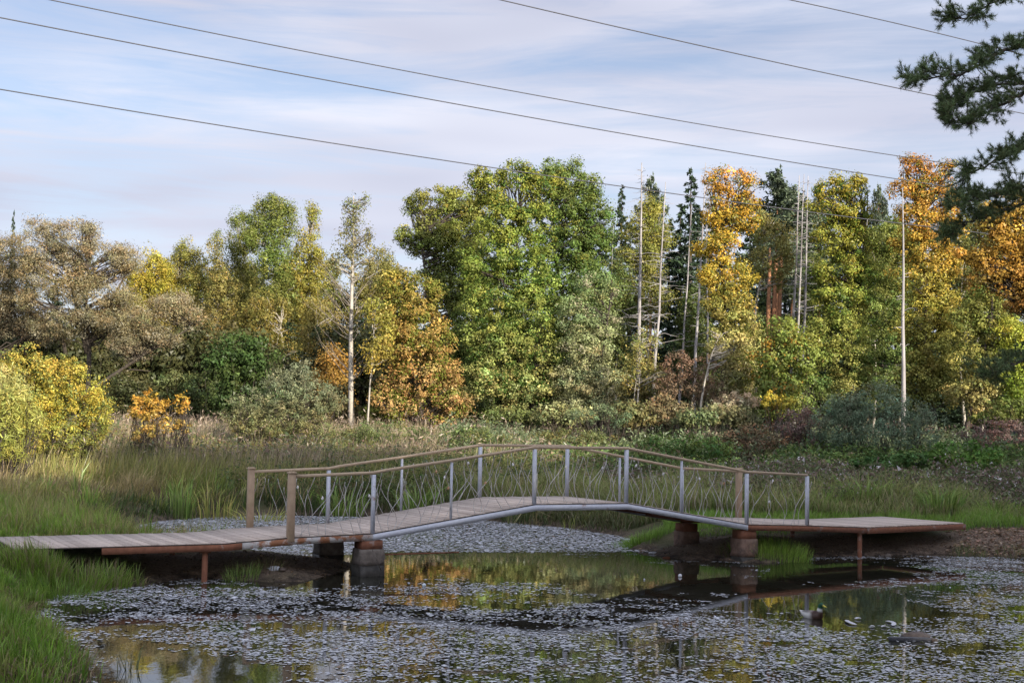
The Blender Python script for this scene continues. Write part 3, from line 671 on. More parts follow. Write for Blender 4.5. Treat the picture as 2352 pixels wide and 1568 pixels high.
# ---- oaks, centre
OK = dict(leaf=.098, dens=1450, csize=.40, per=72, jit=.19, cjit=.24, shell=.5)
tree('oak_tree', 'orange brown oak in front of the big green oaks', 983, 63,
     [(925, 650, 46, 40), (970, 680, 45, 45), (910, 720, 45, 50), (970, 750, 60, 50), (925, 800, 60, 55), (1010, 790, 40, 40), (950, 870, 75, 50), (1025, 860, 38, 40), (1010, 935, 65, 30), (905, 925, 45, 40), (1040, 915, 35, 30)],
     [(0, (.28, .185, .075)), (.35, (.265, .165, .055)), (.7, (.235, .16, .04)), (1, (.20, .165, .035))], .16, 'bark', 5, alt=(.15, .165, .03), altp=.38, **OK)
tree('oak_tree', 'dark olive oak forming the left shoulder of the green oak group', 1045, 72,
     [(958, 465, 22, 28), (1010, 465, 48, 38), (930, 535, 18, 20), (965, 545, 34, 40), (1010, 550, 50, 60), (1065, 470, 40, 45), (1090, 520, 44, 60), (1065, 570, 50, 60), (1045, 650, 60, 60), (1100, 640, 46, 60), (1005, 640, 40, 40), (1070, 740, 55, 60), (1075, 840, 50, 60)],
     [(0, (.08, .11, .028)), (.5, (.105, .13, .03)), (1, (.15, .155, .032))], .20, 'bark', 5, **OK)
tree('oak_tree', 'broad yellow green oak at the middle of the treeline', 1180, 66,
     [(1100, 410, 24, 26), (1130, 430, 40, 40), (1190, 410, 42, 36), (1235, 430, 40, 40), (1150, 500, 62, 55), (1225, 510, 52, 55), (1140, 590, 70, 60), (1220, 610, 62, 60), (1130, 690, 70, 60), (1220, 710, 70, 60), (1140, 790, 75, 60), (1230, 810, 70, 60), (1130, 880, 68, 48), (1220, 890, 80, 45), (1280, 850, 35, 60), (1290, 920, 45, 30)],
     [(0, (.24, .235, .085)), (.3, (.17, .195, .045)), (.6, (.125, .165, .03)), (1, (.165, .165, .028))], .22, 'bark', 5, alt=(.06, .11, .022), altp=.22, **OK)
tree('oak_tree', 'deep green oak right of the yellow green one', 1312, 70,
     [(1272, 395, 34, 32), (1305, 410, 40, 40), (1345, 425, 36, 36), (1300, 480, 58, 52), (1360, 490, 40, 50), (1310, 560, 70, 55), (1370, 560, 36, 50), (1320, 640, 76, 55), (1320, 720, 76, 50), (1320, 780, 50, 40)],
     [(0, (.09, .12, .03)), (.5, (.07, .105, .024)), (1, (.09, .12, .028))], .20, 'bark', 5, alt=(.16, .16, .03), altp=.06, **OK)
tree('maple_tree', 'pale grey green maple at the foot of the deep green oak', 1350, 65,
     [(1365, 660, 42, 42), (1330, 730, 50, 50), (1385, 740, 40, 50), (1350, 810, 65, 50), (1340, 880, 75, 45), (1395, 880, 35, 45), (1350, 930, 75, 25)],
     [(0, (.25, .24, .12)), (.4, (.20, .215, .10)), (1, (.12, .165, .06))], .12, 'bark', 4, alt=(.35, .32, .2), altp=.1, **dict(OK, leaf=.085, dens=1700))

# ---- right half
tree('birch_tree', 'yellow olive birch behind the bare dead pine', 1490, 80, [(1500, 485, 32, 36), (1470, 530, 36, 44), (1515, 545, 34, 44), (1480, 610, 50, 50), (1500, 690, 55, 50), (1440, 690, 34, 60)], [(0, (.11, .11, .03)), (1, (.17, .165, .03))], .12, 'birch_bark', 3, **bk())
tree('oak_tree', 'slim golden oak with two orange tops', 1675, 66,
     [(1652, 415, 32, 28), (1650, 450, 30, 30), (1710, 420, 24, 34), (1715, 465, 30, 30), (1672, 505, 42, 38), (1720, 515, 26, 24), (1660, 570, 44, 42), (1655, 640, 46, 48), (1700, 640, 32, 40), (1672, 710, 58, 50), (1715, 745, 30, 40), (1680, 790, 66, 48), (1690, 860, 60, 48), (1650, 900, 50, 36)],
     [(0, (.24, .22, .115)), (.3, (.26, .235, .075)), (.55, (.32, .245, .035)), (.8, (.33, .205, .028)), (1, (.31, .16, .026))], .15, 'bark', 5, alt=(.16, .165, .035), altp=.28, **dict(OK, leaf=.095))
tree('oak_tree', 'tall green and yellow oak between the dead pines', 1932, 68,
     [(1905, 430, 30, 28), (1950, 425, 40, 28), (1900, 480, 36, 36), (1955, 485, 46, 44), (1920, 550, 50, 46), (1975, 560, 30, 40), (1930, 620, 58, 46), (1935, 690, 62, 50), (1985, 650, 30, 50), (1925, 770, 66, 50), (1950, 840, 72, 48), (1930, 890, 70, 35)],
     [(0, (.17, .175, .05)), (.5, (.15, .17, .03)), (1, (.20, .17, .025))], .16, 'bark', 5, alt=(.07, .115, .02), altp=.2, **OK)
tree('oak_tree', 'shaded green oak behind the lone bare trunk', 2035, 75, [(2030, 550, 46, 46), (2045, 630, 46, 50), (2030, 710, 52, 50), (2040, 790, 56, 50), (2030, 870, 60, 40)], [(0, (.07, .105, .03)), (1, (.12, .135, .03))], .16, 'bark', 4, **OK)
tree('oak_tree', 'tall orange topped oak turning yellow lower down', 2150, 66,
     [(2095, 382, 28, 24), (2150, 395, 34, 28), (2075, 430, 36, 30), (2120, 440, 36, 36), (2175, 450, 28, 40), (2105, 500, 50, 40), (2165, 520, 46, 40), (2120, 570, 60, 42), (2175, 600, 38, 40), (2110, 650, 60, 46), (2165, 690, 44, 46), (2115, 740, 60, 48), (2150, 810, 60, 48), (2120, 870, 64, 40), (2170, 900, 50, 34)],
     [(0, (.20, .20, .055)), (.4, (.25, .215, .04)), (.62, (.29, .19, .032)), (1, (.30, .14, .026))], .16, 'bark', 5, alt=(.15, .15, .03), altp=.25, **dict(OK, leaf=.095))
tree('oak_tree', 'olive green oak with tan lower leaves near the right edge', 2200, 63, [(2260, 690, 50, 42), (2225, 750, 45, 46), (2290, 760, 48, 50), (2240, 830, 62, 48), (2295, 840, 40, 45), (2240, 900, 62, 40), (2260, 940, 50, 25)], [(0, (.26, .21, .085)), (.35, (.18, .175, .045)), (1, (.12, .14, .03))], .17, 'bark', 4, **OK)
tree('maple_tree', 'bright yellow green young maple at the right edge', 2345, 62, [(2318, 760, 30, 34), (2335, 810, 40, 44), (2345, 880, 45, 40), (2390, 800, 50, 60), (2335, 920, 40, 30)], [(0, (.12, .18, .025)), (1, (.25, .25, .035))], .10, 'bark', 4, **dict(OK, leaf=.095))
tree('oak_tree', 'dark rusty orange oak overhanging the right edge', 2440, 50,
     [(2275, 500, 46, 30), (2330, 470, 46, 40), (2390, 470, 60, 60), (2300, 555, 62, 38), (2245, 590, 42, 30), (2360, 560, 60, 50), (2310, 625, 60, 36), (2370, 650, 60, 50), (2265, 650, 36, 26), (2330, 690, 48, 26), (2420, 560, 80, 100)],
     [(0, (.20, .12, .03)), (.5, (.25, .145, .025)), (1, (.17, .13, .03))], .20, 'bark', 9, **dict(OK, leaf=.10, dens=1200, csize=.34, per=54, shell=.3))
tree('birch_tree', 'drooping olive birch in front of the red pine trunks', 1742, 72, [(1758, 530, 30, 44), (1795, 550, 28, 50), (1745, 600, 26, 50), (1795, 620, 22, 36)], [(0, (.15, .135, .04)), (1, (.17, .155, .045))], .09, 'birch_bark', 3, path=[(1730, 760), (1738, 690), (1750, 620), (1757, 540)], **bk(dens=700))
shrub('rowan_bush', 'leafy green rowan bush below the red pine trunks', 1800, 62, [(1800, 770, 45, 42), (1780, 830, 52, 50), (1840, 820, 48, 60), (1800, 890, 75, 36), (1800, 930, 80, 26)], [(0, (.10, .125, .03)), (1, (.14, .17, .035))], leaf=.12, dens=900, alt=(.30, .17, .03), altp=.08)
shrub('brown_shrub', 'reddish brown shrub left of the leaning white birch', 1560, 61, [(1555, 840, 36, 44), (1590, 880, 34, 36), (1545, 890, 38, 34)], [(0, (.12, .085, .05)), (1, (.145, .09, .058))], leaf=.075, dens=900, csize=.22, per=26)
shrub('brown_shrub', 'reddish brown shrub right behind the leaning white birch', 1635, 62, [(1610, 860, 36, 48), (1640, 900, 30, 30)], [(0, (.13, .095, .055)), (1, (.16, .105, .065))], leaf=.075, dens=850, csize=.22, per=26)
shrub('tan_shrub', 'pale tan leaved shrub at the foot of the golden oak', 1710, 59, [(1705, 915, 34, 22), (1670, 925, 30, 18)], [(0, (.26, .21, .13)), (1, (.34, .27, .17))], leaf=.10, dens=900, csize=.22, per=26, stems=5)
tree('birch_sapling', 'thin white birch below the bare dead pine', 1460, 62, [(1480, 790, 28, 40), (1495, 850, 30, 40), (1450, 840, 30, 40)], [(0, (.16, .14, .04)), (1, (.17, .17, .05))], .05, 'birch_bark', 4, path=[(1466, 900), (1472, 840), (1478, 760)], trunks=[([(1455, 930), (1460, 880), (1470, 845)], .03)], **bk(dens=650, leaf=.085))
tree('birch_sapling', 'bare white birch leaning right among the brown shrubs', 1606, 60, [(1655, 775, 24, 24), (1670, 800, 20, 24)], [(0, (.17, .15, .05)), (1, (.20, .17, .06))], .06, 'birch_bark', 6, path=[(1610, 925), (1620, 870), (1634, 815), (1655, 765)], **bk(dens=300, leaf=.08))
shrub('olive_shrub', 'olive brown shrub under the dead pines', 1490, 63, [(1480, 880, 45, 44), (1520, 900, 40, 40), (1445, 905, 34, 36)], [(0, (.14, .115, .045)), (1, (.15, .14, .045))], leaf=.085, dens=900, csize=.24, per=28)
shrub('yellow_shrub', 'small yellow leafed shrub under the green rowan bush', 1782, 56, [(1780, 915, 32, 20), (1800, 925, 30, 14)], [(0, (.28, .23, .04)), (1, (.38, .29, .04))], leaf=.09, dens=800, csize=.18, per=22, stems=5)
shrub('willow_shrub', 'broad blue green willow shrub on the right behind the weeds', 2020, 51, [(2020, 915, 50, 44), (1960, 940, 55, 40), (2080, 945, 55, 40), (1900, 960, 45, 30), (2020, 965, 100, 34), (2130, 965, 36, 24), (2020, 1000, 115, 28), (1930, 1000, 60, 24), (2100, 1000, 55, 24)], [(0, (.075, .11, .065)), (.6, (.12, .155, .095)), (1, (.16, .19, .11))], leaf=.09, asp=.16, dens=1200, csize=.24, per=34, squash=1.2)
shrub('willow_shrub', 'small blue green shrub in front of the pale maple', 1390, 57, [(1380, 945, 30, 18), (1420, 955, 34, 18), (1340, 955, 34, 16)], [(0, (.07, .10, .05)), (1, (.12, .15, .075))], leaf=.08, asp=.2, dens=1000, csize=.2, per=26, stems=5)
shrub('goldenrod_bush', 'grey green bushy weeds at the foot of the white birch', 860, 54, [(860, 985, 45, 24), (920, 990, 50, 22), (830, 995, 40, 20), (980, 995, 40, 16)], [(0, (.07, .09, .03)), (1, (.11, .135, .05))], leaf=.075, asp=.2, dens=1200, csize=.2, per=26, stems=8)
for x, y, rx, ry, D, c, lf, lab in [
        (1560, 1022, 95, 30, 47.5, (.045, .085, .022), .08, 'bright green bramble mound above the right slope of the rail'),
        (1720, 1000, 60, 26, 51, (.11, .085, .05), .08, 'brownish bush right of the bramble mound'),
        (1835, 975, 50, 38, 52, (.13, .095, .08), .07, 'purplish brown bush left of the big blue green willow shrub'),
        (2210, 1045, 85, 28, 45, (.07, .13, .025), .10, 'bright green bramble mound left of the dirt path'),
        (2050, 1052, 75, 26, 44.5, (.055, .105, .03), .10, 'dark green bramble mound in front of the big willow shrub'),
        (2300, 985, 70, 26, 53, (.14, .10, .085), .07, 'purplish weeds bush at the right edge in front of the hut'),
        (1330, 1003, 75, 20, 53, (.09, .10, .035), .08, 'olive bush behind the flat top of the bridge'),
        (1080, 1000, 70, 18, 53, (.085, .11, .035), .08, 'grey green bush behind the far handrail at the top of the left slope')]:
    shrub('bramble_bush', lab, x, D, [(x, y, rx, ry), (x - rx * .6, y + ry * .5, rx * .7, ry * .7), (x + rx * .6, y + ry * .4, rx * .7, ry * .7), (x, y + ry, rx * 1.2, ry * .7)], [(0, tuple(np.array(c) * .8)), (1, c)], leaf=lf, dens=900, csize=.26, per=40, stems=4, alt=tuple(np.array(c) * [1.5, 1.1, 1]), altp=.2)
for x, y, rx, ry, D, c, lab in [
        (300, 900, 55, 46, 67, (.045, .048, .018), 'dark olive undergrowth bush right of the yellow bush'),
        (395, 900, 55, 46, 68, (.075, .085, .03), 'olive undergrowth bush behind the orange saplings'),
        (465, 900, 50, 50, 67, (.06, .075, .025), 'dark undergrowth bush left of the grey green willow shrub'),
        (770, 925, 46, 44, 66, (.10, .085, .035), 'brown green undergrowth bush at the foot of the white birch'),
        (880, 940, 40, 40, 64, (.13, .14, .03), 'green undergrowth bush left of the orange oak trunk'),
        (1090, 930, 44, 30, 74, (.05, .065, .02), 'dark undergrowth bush between the orange and the green oaks'),
        (1450, 945, 46, 26, 58, (.12, .115, .045), 'olive bush under the tallest bare dead pine'),
        (1530, 940, 44, 30, 58.5, (.13, .10, .05), 'brown olive bush left of the leaning white birch foot'),
        (1600, 955, 40, 18, 57, (.10, .12, .05), 'green bush hiding the foot of the leaning white birch'),
        (1680, 950, 50, 20, 57.5, (.15, .15, .07), 'pale olive bush under the golden oak'),
        (1290, 945, 60, 22, 60, (.17, .17, .07), 'pale green bush at the right foot of the yellow green oak'),
        (1180, 950, 55, 18, 61, (.11, .13, .04), 'green bush at the foot of the yellow green oak'),
        (1850, 905, 50, 40, 64, (.08, .11, .03), 'green undergrowth bush right of the rowan bush'),
        (2050, 905, 50, 44, 66, (.12, .14, .035), 'green undergrowth bush at the foot of the lone bare trunk'),
        (2310, 945, 60, 26, 58, (.10, .12, .03), 'green undergrowth bush at the right edge before the hut')]:
    shrub('undergrowth_bush', lab, x, D, [(x, y, rx, ry), (x - rx * .6, y + ry * .5, rx * .7, ry * .5), (x + rx * .6, y + ry * .4, rx * .7, ry * .6), (x, y + ry * .8, rx, ry * .4)], [(0, tuple(np.array(c) * .85)), (1, c)], leaf=.12, dens=800, csize=.34, per=36, stems=5)
for i, (x, y, rx, ry) in enumerate([(300, 720, 50, 60), (385, 690, 50, 80), (470, 700, 52, 80), (560, 690, 56, 80), (660, 690, 56, 90), (750, 690, 50, 80), (830, 720, 50, 80), (890, 700, 46, 70)]):
    c = [(.13, .12, .03), (.17, .145, .03), (.11, .115, .03)][i % 3]
    tree('background_aspen', 'olive aspen standing deep behind the front birches', x, 108 + i % 3, [(x, y, rx, ry), (x + 12, y - ry * .7, rx * .6, ry * .6), (x - 8, y + ry, rx * 1.1, ry * .7)], [(0, tuple(np.array(c) * .8)), (1, c)], .10, 'birch_bark', 3, group='olive aspens behind the birches', **bk(dens=520, leaf=.14))
for i, (x, y, c, lab) in enumerate([
        (1415, 700, (.09, .11, .03), 'olive birch filling the gap right of the pale maple'), (1590, 760, (.07, .09, .025), 'dark olive birch behind the brown shrubs'),
        (1745, 800, (.08, .10, .03), 'dark olive birch right of the golden oak'), (1860, 690, (.09, .11, .03), 'olive birch just right of the bleached dead pines'),
        (2000, 640, (.12, .14, .03), 'yellow green birch right of the tall green and yellow oak'), (2065, 600, (.10, .12, .03), 'olive birch behind the lone bare trunk'),
        (2215, 650, (.11, .11, .03), 'olive birch right of the orange topped oak'), (2255, 560, (.10, .10, .03), 'olive birch between the orange oaks at the right')]):
    tree('birch_tree', lab, x, 79 + i % 3, [(x, y - 60, 32, 50), (x + 8, y, 46, 70), (x - 8, y + 90, 50, 70)], [(0, tuple(np.array(c) * .8)), (1, c)], .10, 'birch_bark', 3, **bk(dens=650, leaf=.115))
print('tree tris', TRI[0])

# ---- conifers
def conifer_mesh(hgt, R, seed, droop=.35, open_=0.0, pine=False):
    r = np.random.default_rng(seed); P, Nn, S, C = [], [], [], []; tb = MB(); tb.tube([(0, 0, 0), (0, 0, hgt * .5), (0, 0, hgt)], [hgt * .011 + .04, hgt * .007 + .02, .01], 6)
    n = int(hgt * 9)
    for i in range(n):
        t = (i + r.random()) / n
        if pine:
            if t < .55: continue
            k = (t - .55) / .45; L = R * (math.sin(math.pi * min(1, k * .8 + .2)) ** .7) * r.uniform(.5, 1.1)
        else:
            if t < .06: continue
            L = R * (1 - t) ** .75 * r.uniform(.55, 1.1) + .15
        if r.random() < open_: continue
        a = r.uniform(0, 6.283); d = np.array([math.cos(a), math.sin(a), 0.0]); z0 = t * hgt
        m_ = max(10, int(L * (80 if not pine else 110))); u = r.random(m_) ** .7
        p = d * (u * L)[:, None]; p[:, 2] = z0 + (-droop * L * u + .25 * droop * L * u ** 2 if not pine else .35 * L * u)
        side = np.array([-d[1], d[0], 0]); p += side * (r.normal(size=m_) * (.10 + .16 * (1 - u)) * min(1.2, L))[:, None]; p[:, 2] += r.normal(size=m_) * (.05 if not pine else .16)
        P.append(p); Nn.append(unit(np.array([0, 0, 1.0]) * (.6 if not pine else .3) + r.normal(size=(m_, 3)) * .6)); C.append(np.full(m_, r.normal() * .2))
        tb.tube([(0, 0, z0), tuple(d * L * .9 + np.array([0, 0, z0 - droop * L * .6 if not pine else z0 + .3 * L]))], [.012 + .008 * L, .006], 3, cap=False)
    P = np.concatenate(P); Nn = np.concatenate(Nn); C = np.concatenate(C)
    base_c = np.array((.034, .055, .028) if not pine else (.075, .10, .055))
    col = base_c * np.exp(C[:, None] + r.normal(size=(len(P), 1)) * .25)
    V, F = leaf_quads(P, Nn, .26 * np.exp(r.normal(size=len(P)) * .25), .17); TRI[0] += 2 * len(F)
    return make_mesh('crown', V, [F], np.repeat(col, 4, 0)), tb.mesh('trunk', True)
CM = [conifer_mesh(17, 2.3, 1), conifer_mesh(16, 2.0, 2, open_=.2), conifer_mesh(17, 2.4, 3, pine=True), conifer_mesh(15, 2.6, 4)]
def conifer(name, k, px, top, D, label, group=None, wide=1.0, bark='bark'):
    p = at(px, top, D); hb = {0: 17, 1: 16, 2: 17, 3: 15}[k]; z0 = h1(p[0], D) - .1
    e = empty(name, (p[0], D, z0), label, 'tree', group); s_ = (p[2] - z0) / hb
    for nm, me, mt in (('trunk', CM[k][1], M[bark]), ('crown', CM[k][0], M['needle'])): add(nm, me, mt, e)
    e.scale = (s_ * wide, s_ * wide, s_); e.rotation_euler = (0, 0, rng.uniform(0, 6.28)); return e
conifer('spruce_tree', 1, 1587, 388, 82, 'dark ragged spruce left of the golden oak', wide=1.0)
conifer('spruce_tree', 0, 1429, 424, 90, 'dark pointed spruce beside the deep green oak', wide=.75)
conifer('pine_tree', 2, 1497, 408, 94, 'dark pine top above the yellow olive birch', wide=.6, bark='pine_bark')
conifer('pine_tree', 2, 1785, 392, 86, 'broad bluish pine crown right of the golden oak', wide=1.15, bark='pine_bark')
conifer('pine_tree', 2, 1820, 440, 90, 'smaller pine pressed against the dead trunks', wide=.9, bark='pine_bark')
conifer('pine_tree', 2, 2018, 430, 100, 'small distant pine left of the orange topped oak', wide=.5, bark='pine_bark')
conifer('spruce_tree', 1, 2222, 385, 92, 'thin spruce tip between the orange oak and the near pine', wide=.5)
conifer('spruce_tree', 1, 32, 484, 78, 'narrow dark spruce tip poking above the willows', wide=.35)
conifer('pine_tree', 2, 1880, 440, 95, 'dark pine behind the three dead trunks', wide=.9, bark='pine_bark')
bgl = [(1560, 470), (1610, 480), (1640, 500), (1720, 480), (1745, 500), (1845, 470), (1870, 500), (1900, 450), (1540, 500), (1455, 500), (1410, 520), (1380, 520), (1990, 480), (2060, 480), (2040, 500), (2200, 470), (2240, 480), (2290, 470), (2330, 460), (2380, 460), (1340, 480), (1250, 470), (1150, 480), (1090, 500), (1000, 540), (940, 640), (890, 690), (840, 700), (780, 690), (720, 650), (660, 600), (600, 600), (540, 620), (470, 690), (410, 700), (350, 720), (300, 740), (240, 680), (180, 640), (120, 640), (60, 640), (0, 640), (1670, 540), (1770, 560), (1800, 540), (1935, 520), (2110, 480), (2160, 480)]
for i, (x, y) in enumerate(bgl):
    conifer('background_spruce', [0, 3, 1, 3][i % 4], x + rng.uniform(-8, 8), y + rng.uniform(-8, 12), 98 + (i * 7 % 23), 'dark spruce standing deep in the wood behind the front trees', 'dark spruces deep in the wood', wide=1.25)
# second row: low dark young spruces close behind the front trees
ub = [o for o in bpy.data.objects if o.get('label', '').startswith('dark olive undergrowth')][0]
for i, x in enumerate(range(-20, 2400, 62)):
    if x > 1380:
        conifer('understory_spruce', 3 if i % 2 else 0, x + rng.uniform(-20, 20), 790 + rng.uniform(-50, 40), 83 + (i * 5 % 9), 'low dark spruce filling the shadows under the wood', 'low dark spruces under the wood', wide=2.0)
    else:
        e = ub.copy(); COL.objects.link(e); D = 79 + i * 5 % 9; xx = at(x + rng.uniform(-20, 20), 985, D)[0]; e.location = (xx, D, h1(xx, D) - .2); e.rotation_euler = (0, 0, rng.uniform(-.7, .7)); k = rng.uniform(1.3, 1.9); e.scale = (k, k, k * 1.15)
        tag(e, 'dark olive bush filling the shadows under the trees', 'shrub', 'dark bushes under the trees')
        for ch in ub.children: c = ch.copy(); COL.objects.link(c); c.parent = e
# red pine trunks
for x0, y0, x1, y1, lab in [(1764, 745, 1768, 600, 'left of the three reddish pine trunks in the dark gap'), (1776, 760, 1782, 600, 'middle and thickest of the three reddish pine trunks in the dark gap'), (1790, 735, 1794, 600, 'right of the three reddish pine trunks in the dark gap')]:
    D = 80; p = at(x0, y0, D); b0 = np.array([p[0], D, h1(p[0], D) - .1]); e = empty('pine_tree', tuple(b0), lab, 'tree', 'reddish pine trunks in the dark gap')
    b_ = MB(); q_ = at(x1, y1, D) - b0; tp_ = q_ + np.array([0, 0, .8]); b_.tube([(0, 0, 0), tuple((p - b0)), tuple(q_), tuple(tp_)], [.15, .13, .10, .05], 8); b_.build('trunk', M['pine_bark'], e, True)
    bl = [(tp_ + b0, np.array([.9, .9, .7]))]; add('crown', crown_mesh('crown', bl, [(0, (.05, .07, .04)), (1, (.06, .08, .045))], b0, dens=500, leaf=.16, asp=.15), M['needle'], e)
# dead pines
def deadpine(xt, yt, xb, yb, D, r, lab, tw=30, L=.8, name='dead_pine'):
    pt, pb = at(xt, yt, D), at(xb, yb, D); dz = (pb - pt) / (pb[2] - pt[2]); zb = h1(pb[0], D) - .1; p0 = pb + dz * (zb - pb[2])
    e = empty(name, tuple(p0), lab, 'tree', 'bare dead pine trunks'); pts = bend(p0, pt, 7, .0022) - p0
    b_ = MB(); b_.tube(pts, np.linspace(r, r * .16, 7), 8); b_.build('trunk', M['dead_bark'], e, True)
    b_ = MB()
    for _ in range(tw):
        k = rng.uniform(.35, .985); s_ = np.array([np.interp(k, np.linspace(0, 1, 7), pts[:, j]) for j in range(3)]); a = rng.uniform(0, 6.28); l = L * rng.uniform(.3, 1.1) * (1.15 - k)
        q_ = s_ + np.array([math.cos(a) * l, math.sin(a) * l, rng.uniform(-.25, .3) * l]); b_.tube(bend(s_, q_, 4, .06) - 0, [.017, .014, .010, .005], 3, cap=False)
    b_.build('branch', M['dead_bark'], e, True)['kind'] = 'stuff'
deadpine(1474, 374, 1467, 800, 72, .15, 'tall bare dead pine right of the deep green oak', 90, 2.6)
deadpine(1529, 418, 1511, 730, 74, .11, 'shorter bare dead pine leaning right of the tallest one', 80, 2.4)
deadpine(1515, 432, 1506, 700, 84, .06, 'very thin dead pine between the two bare ones left of the spruce', 30, 1.2)
deadpine(1621, 374, 1603, 740, 74, .11, 'bare dead pine leaning against the golden oak', 60, 1.8)
deadpine(1623, 412, 1625, 740, 78, .08, 'thin upright dead pine hard against the golden oak', 40, 1.6)
deadpine(1589, 470, 1570, 770, 79, .09, 'dead pale trunk showing through the dark spruce', 30, 1.2)
deadpine(1836, 403, 1822, 752, 73, .12, 'leftmost of the three close bleached dead pines', 80, 2.0)
deadpine(1847, 400, 1832, 745, 75, .10, 'middle one of the three close bleached dead pines', 60, 2.0)
deadpine(1856, 404, 1846, 755, 73, .11, 'rightmost of the three close bleached dead pines', 90, 2.4)
deadpine(2073, 432, 2075, 868, 60, .12, 'lone straight bare trunk in front of the orange topped oak', 34, 1.0)
deadpine(1410, 490, 1405, 640, 88, .07, 'short thin dead stem beside the dark pointed spruce', 16, 1.0)
deadpine(1996, 470, 1985, 560, 92, .09, 'distant bleached stub above the shaded green oak', 8, .6)
print('tree tris', TRI[0])

# ---- near pine, right edge
PD = 27.0
px0 = at(2640, 985, PD)[0]; pb = np.array([px0, PD, h1(px0, PD) - .1])
pine = empty('near_pine', tuple(pb), 'near pine reaching dark needled branches in from the right edge', 'tree')
b_ = MB(); b_.tube([(0, 0, 0), (.1, 0, 5), (.05, .1, 10), (0, 0, 15)], [.26, .22, .16, .05], 12); b_.build('trunk', M['pine_bark'], pine, True)
branches = [
    ([(2640, 30), (2450, 60), (2352, 104), (2297, 120), (2255, 150), (2207, 171), (2147, 180), (2104, 183)], 0, .055),
    ([(2640, 180), (2450, 190), (2352, 193), (2290, 197), (2240, 212), (2195, 232), (2178, 246)], .6, .045),
    ([(2640, 130), (2450, 190), (2352, 212), (2300, 243), (2255, 262), (2230, 285), (2190, 279)], -.5, .045),
    ([(2640, -40), (2450, -30), (2340, -20), (2285, 2), (2240, 32), (2196, 45)], .4, .04),
    ([(2640, 280), (2450, 300), (2352, 340), (2312, 358), (2268, 378), (2220, 402)], .3, .05),
    ([(2640, 380), (2450, 400), (2352, 430), (2300, 446), (2240, 458), (2200, 470)], -.3, .05),
    ([(2640, 420), (2480, 430), (2352, 470), (2290, 490), (2225, 512), (2190, 536)], .5, .035),
    ([(2640, 700), (2480, 760), (2380, 815), (2352, 826), (2310, 846), (2280, 862)], .2, .045)]
nP, nD, nC = [], [], []
bm_ = MB()
for pts, dd, r in branches:
    W = np.array([at(x, y, PD + dd + .9 * math.sin(i * .9 + dd)) for i, (x, y) in enumerate(pts)])
    # densify
    seg = np.linspace(0, len(W) - 1, 6 * (len(W) - 1) + 1); Wd = np.stack([np.interp(seg, np.arange(len(W)), W[:, j]) for j in range(3)], 1); Wd += rng.normal(size=Wd.shape) * .018
    bm_.tube(Wd - pb, np.linspace(r, .010, len(Wd)), 6)
    n = len(Wd)
    for i in range(int(n * .18), n):
        kk = i / (n - 1); dirv = Wd[min(i + 1, n - 1)] - Wd[max(i - 1, 0)]; dirv /= np.linalg.norm(dirv) + 1e-9
        for _ in range(2 if kk < .97 else 5):
            sdv = unit(rng.normal(size=(1, 3)))[0]; sdv[2] = abs(sdv[2]) * .75 - .12; sdv[1] *= 1.3
            v = dirv * rng.uniform(.5, .9) + sdv * rng.uniform(.35, .85); v /= np.linalg.norm(v); L = rng.uniform(.18, .52) * (1.2 - .55 * kk)
            q_ = Wd[i] + v * L; q_[2] += .10 * L
            tw = bend(Wd[i], q_, 5, .06); bm_.tube(tw - pb, [.011, .009, .008, .006, .004], 3, cap=False)
            for _k in range(4):
                w0 = tw[rng.integers(2, 5)]; v2 = unit((v * .8 + rng.normal(size=3) * .6)[None])[0]; v2[2] += .15; L2 = rng.uniform(.14, .30)
                if _k == 0: w0 = tw[2]; v2 = v; L2 = L * .55
                t2 = np.stack([w0, w0 + v2 * L2]); bm_.tube(t2 - pb, [.006, .003], 3, cap=False)
                m_ = 62; u = rng.uniform(.42, 1.02, m_)
                nP.append(w0 + v2 * (L2 * u)[:, None]); nD.append(unit(v2 * .62 + rng.normal(size=(m_, 3)) * .6 + np.array([0, 0, .2]))); nC.append(np.full(m_, rng.normal() * .22))
bm_.build('branch', M['willow_bark'], pine, True)
nP, nD, nC = map(np.concatenate, (nP, nD, nC)); ln = rng.uniform(.07, .13, len(nP))[:, None]
sd_ = unit(np.cross(nD, rng.normal(size=nD.shape))) * .0045
V = np.stack([nP - sd_, nP + sd_, nP + nD * ln], 1).reshape(-1, 3); F = np.arange(len(V)).reshape(-1, 3)
col = np.array((.105, .15, .06)) * np.exp(nC[:, None] + rng.normal(size=(len(nP), 1)) * .3); mk = rng.random(len(nP)) < .08; col[mk] = (.13, .10, .04)
add('needle_sprays', make_mesh('needles', V - pb, [F], np.repeat(col, 3, 0)), M['needle'], pine)['kind'] = 'stuff'
print('near pine tris', len(F)); TRI[0] += len(F)

# ---- shading trees behind and beside the photographer (they throw the shade over the pond)
src = [o for o in bpy.data.objects if o.get('label', '').startswith('broad yellow green oak')][0]
src2 = [o for o in bpy.data.objects if o.get('label', '').startswith('deep green oak right')][0]
lip = [(9 + 5.2 * k, -11 + 4.1 * k + 1.2 * math.sin(k * 2.3)) for k in range(12)] + [(7 + 5.6 * k, -17 + 3.9 * k + math.sin(k * 1.7)) for k in range(11)]
for i, (x, y) in enumerate(lip):
    s0 = src if i % 2 else src2
    e = s0.copy(); COL.objects.link(e); e.location = (x, y, h1(x, y) - .1); e.rotation_euler = (0, 0, i * 1.7); k = (1.38, 1.46)[i % 2] * (1 + .05 * math.sin(i * 2.1)) * (1.14 if x < 33 else 1.04); e.scale = (k * 1.55, k * 1.55, k)
    tag(e, 'big oak on the near bank outside the picture, shading the pond', 'tree', 'oaks behind the photographer')
    for ch in s0.children:
        c = ch.copy(); COL.objects.link(c); c.parent = e

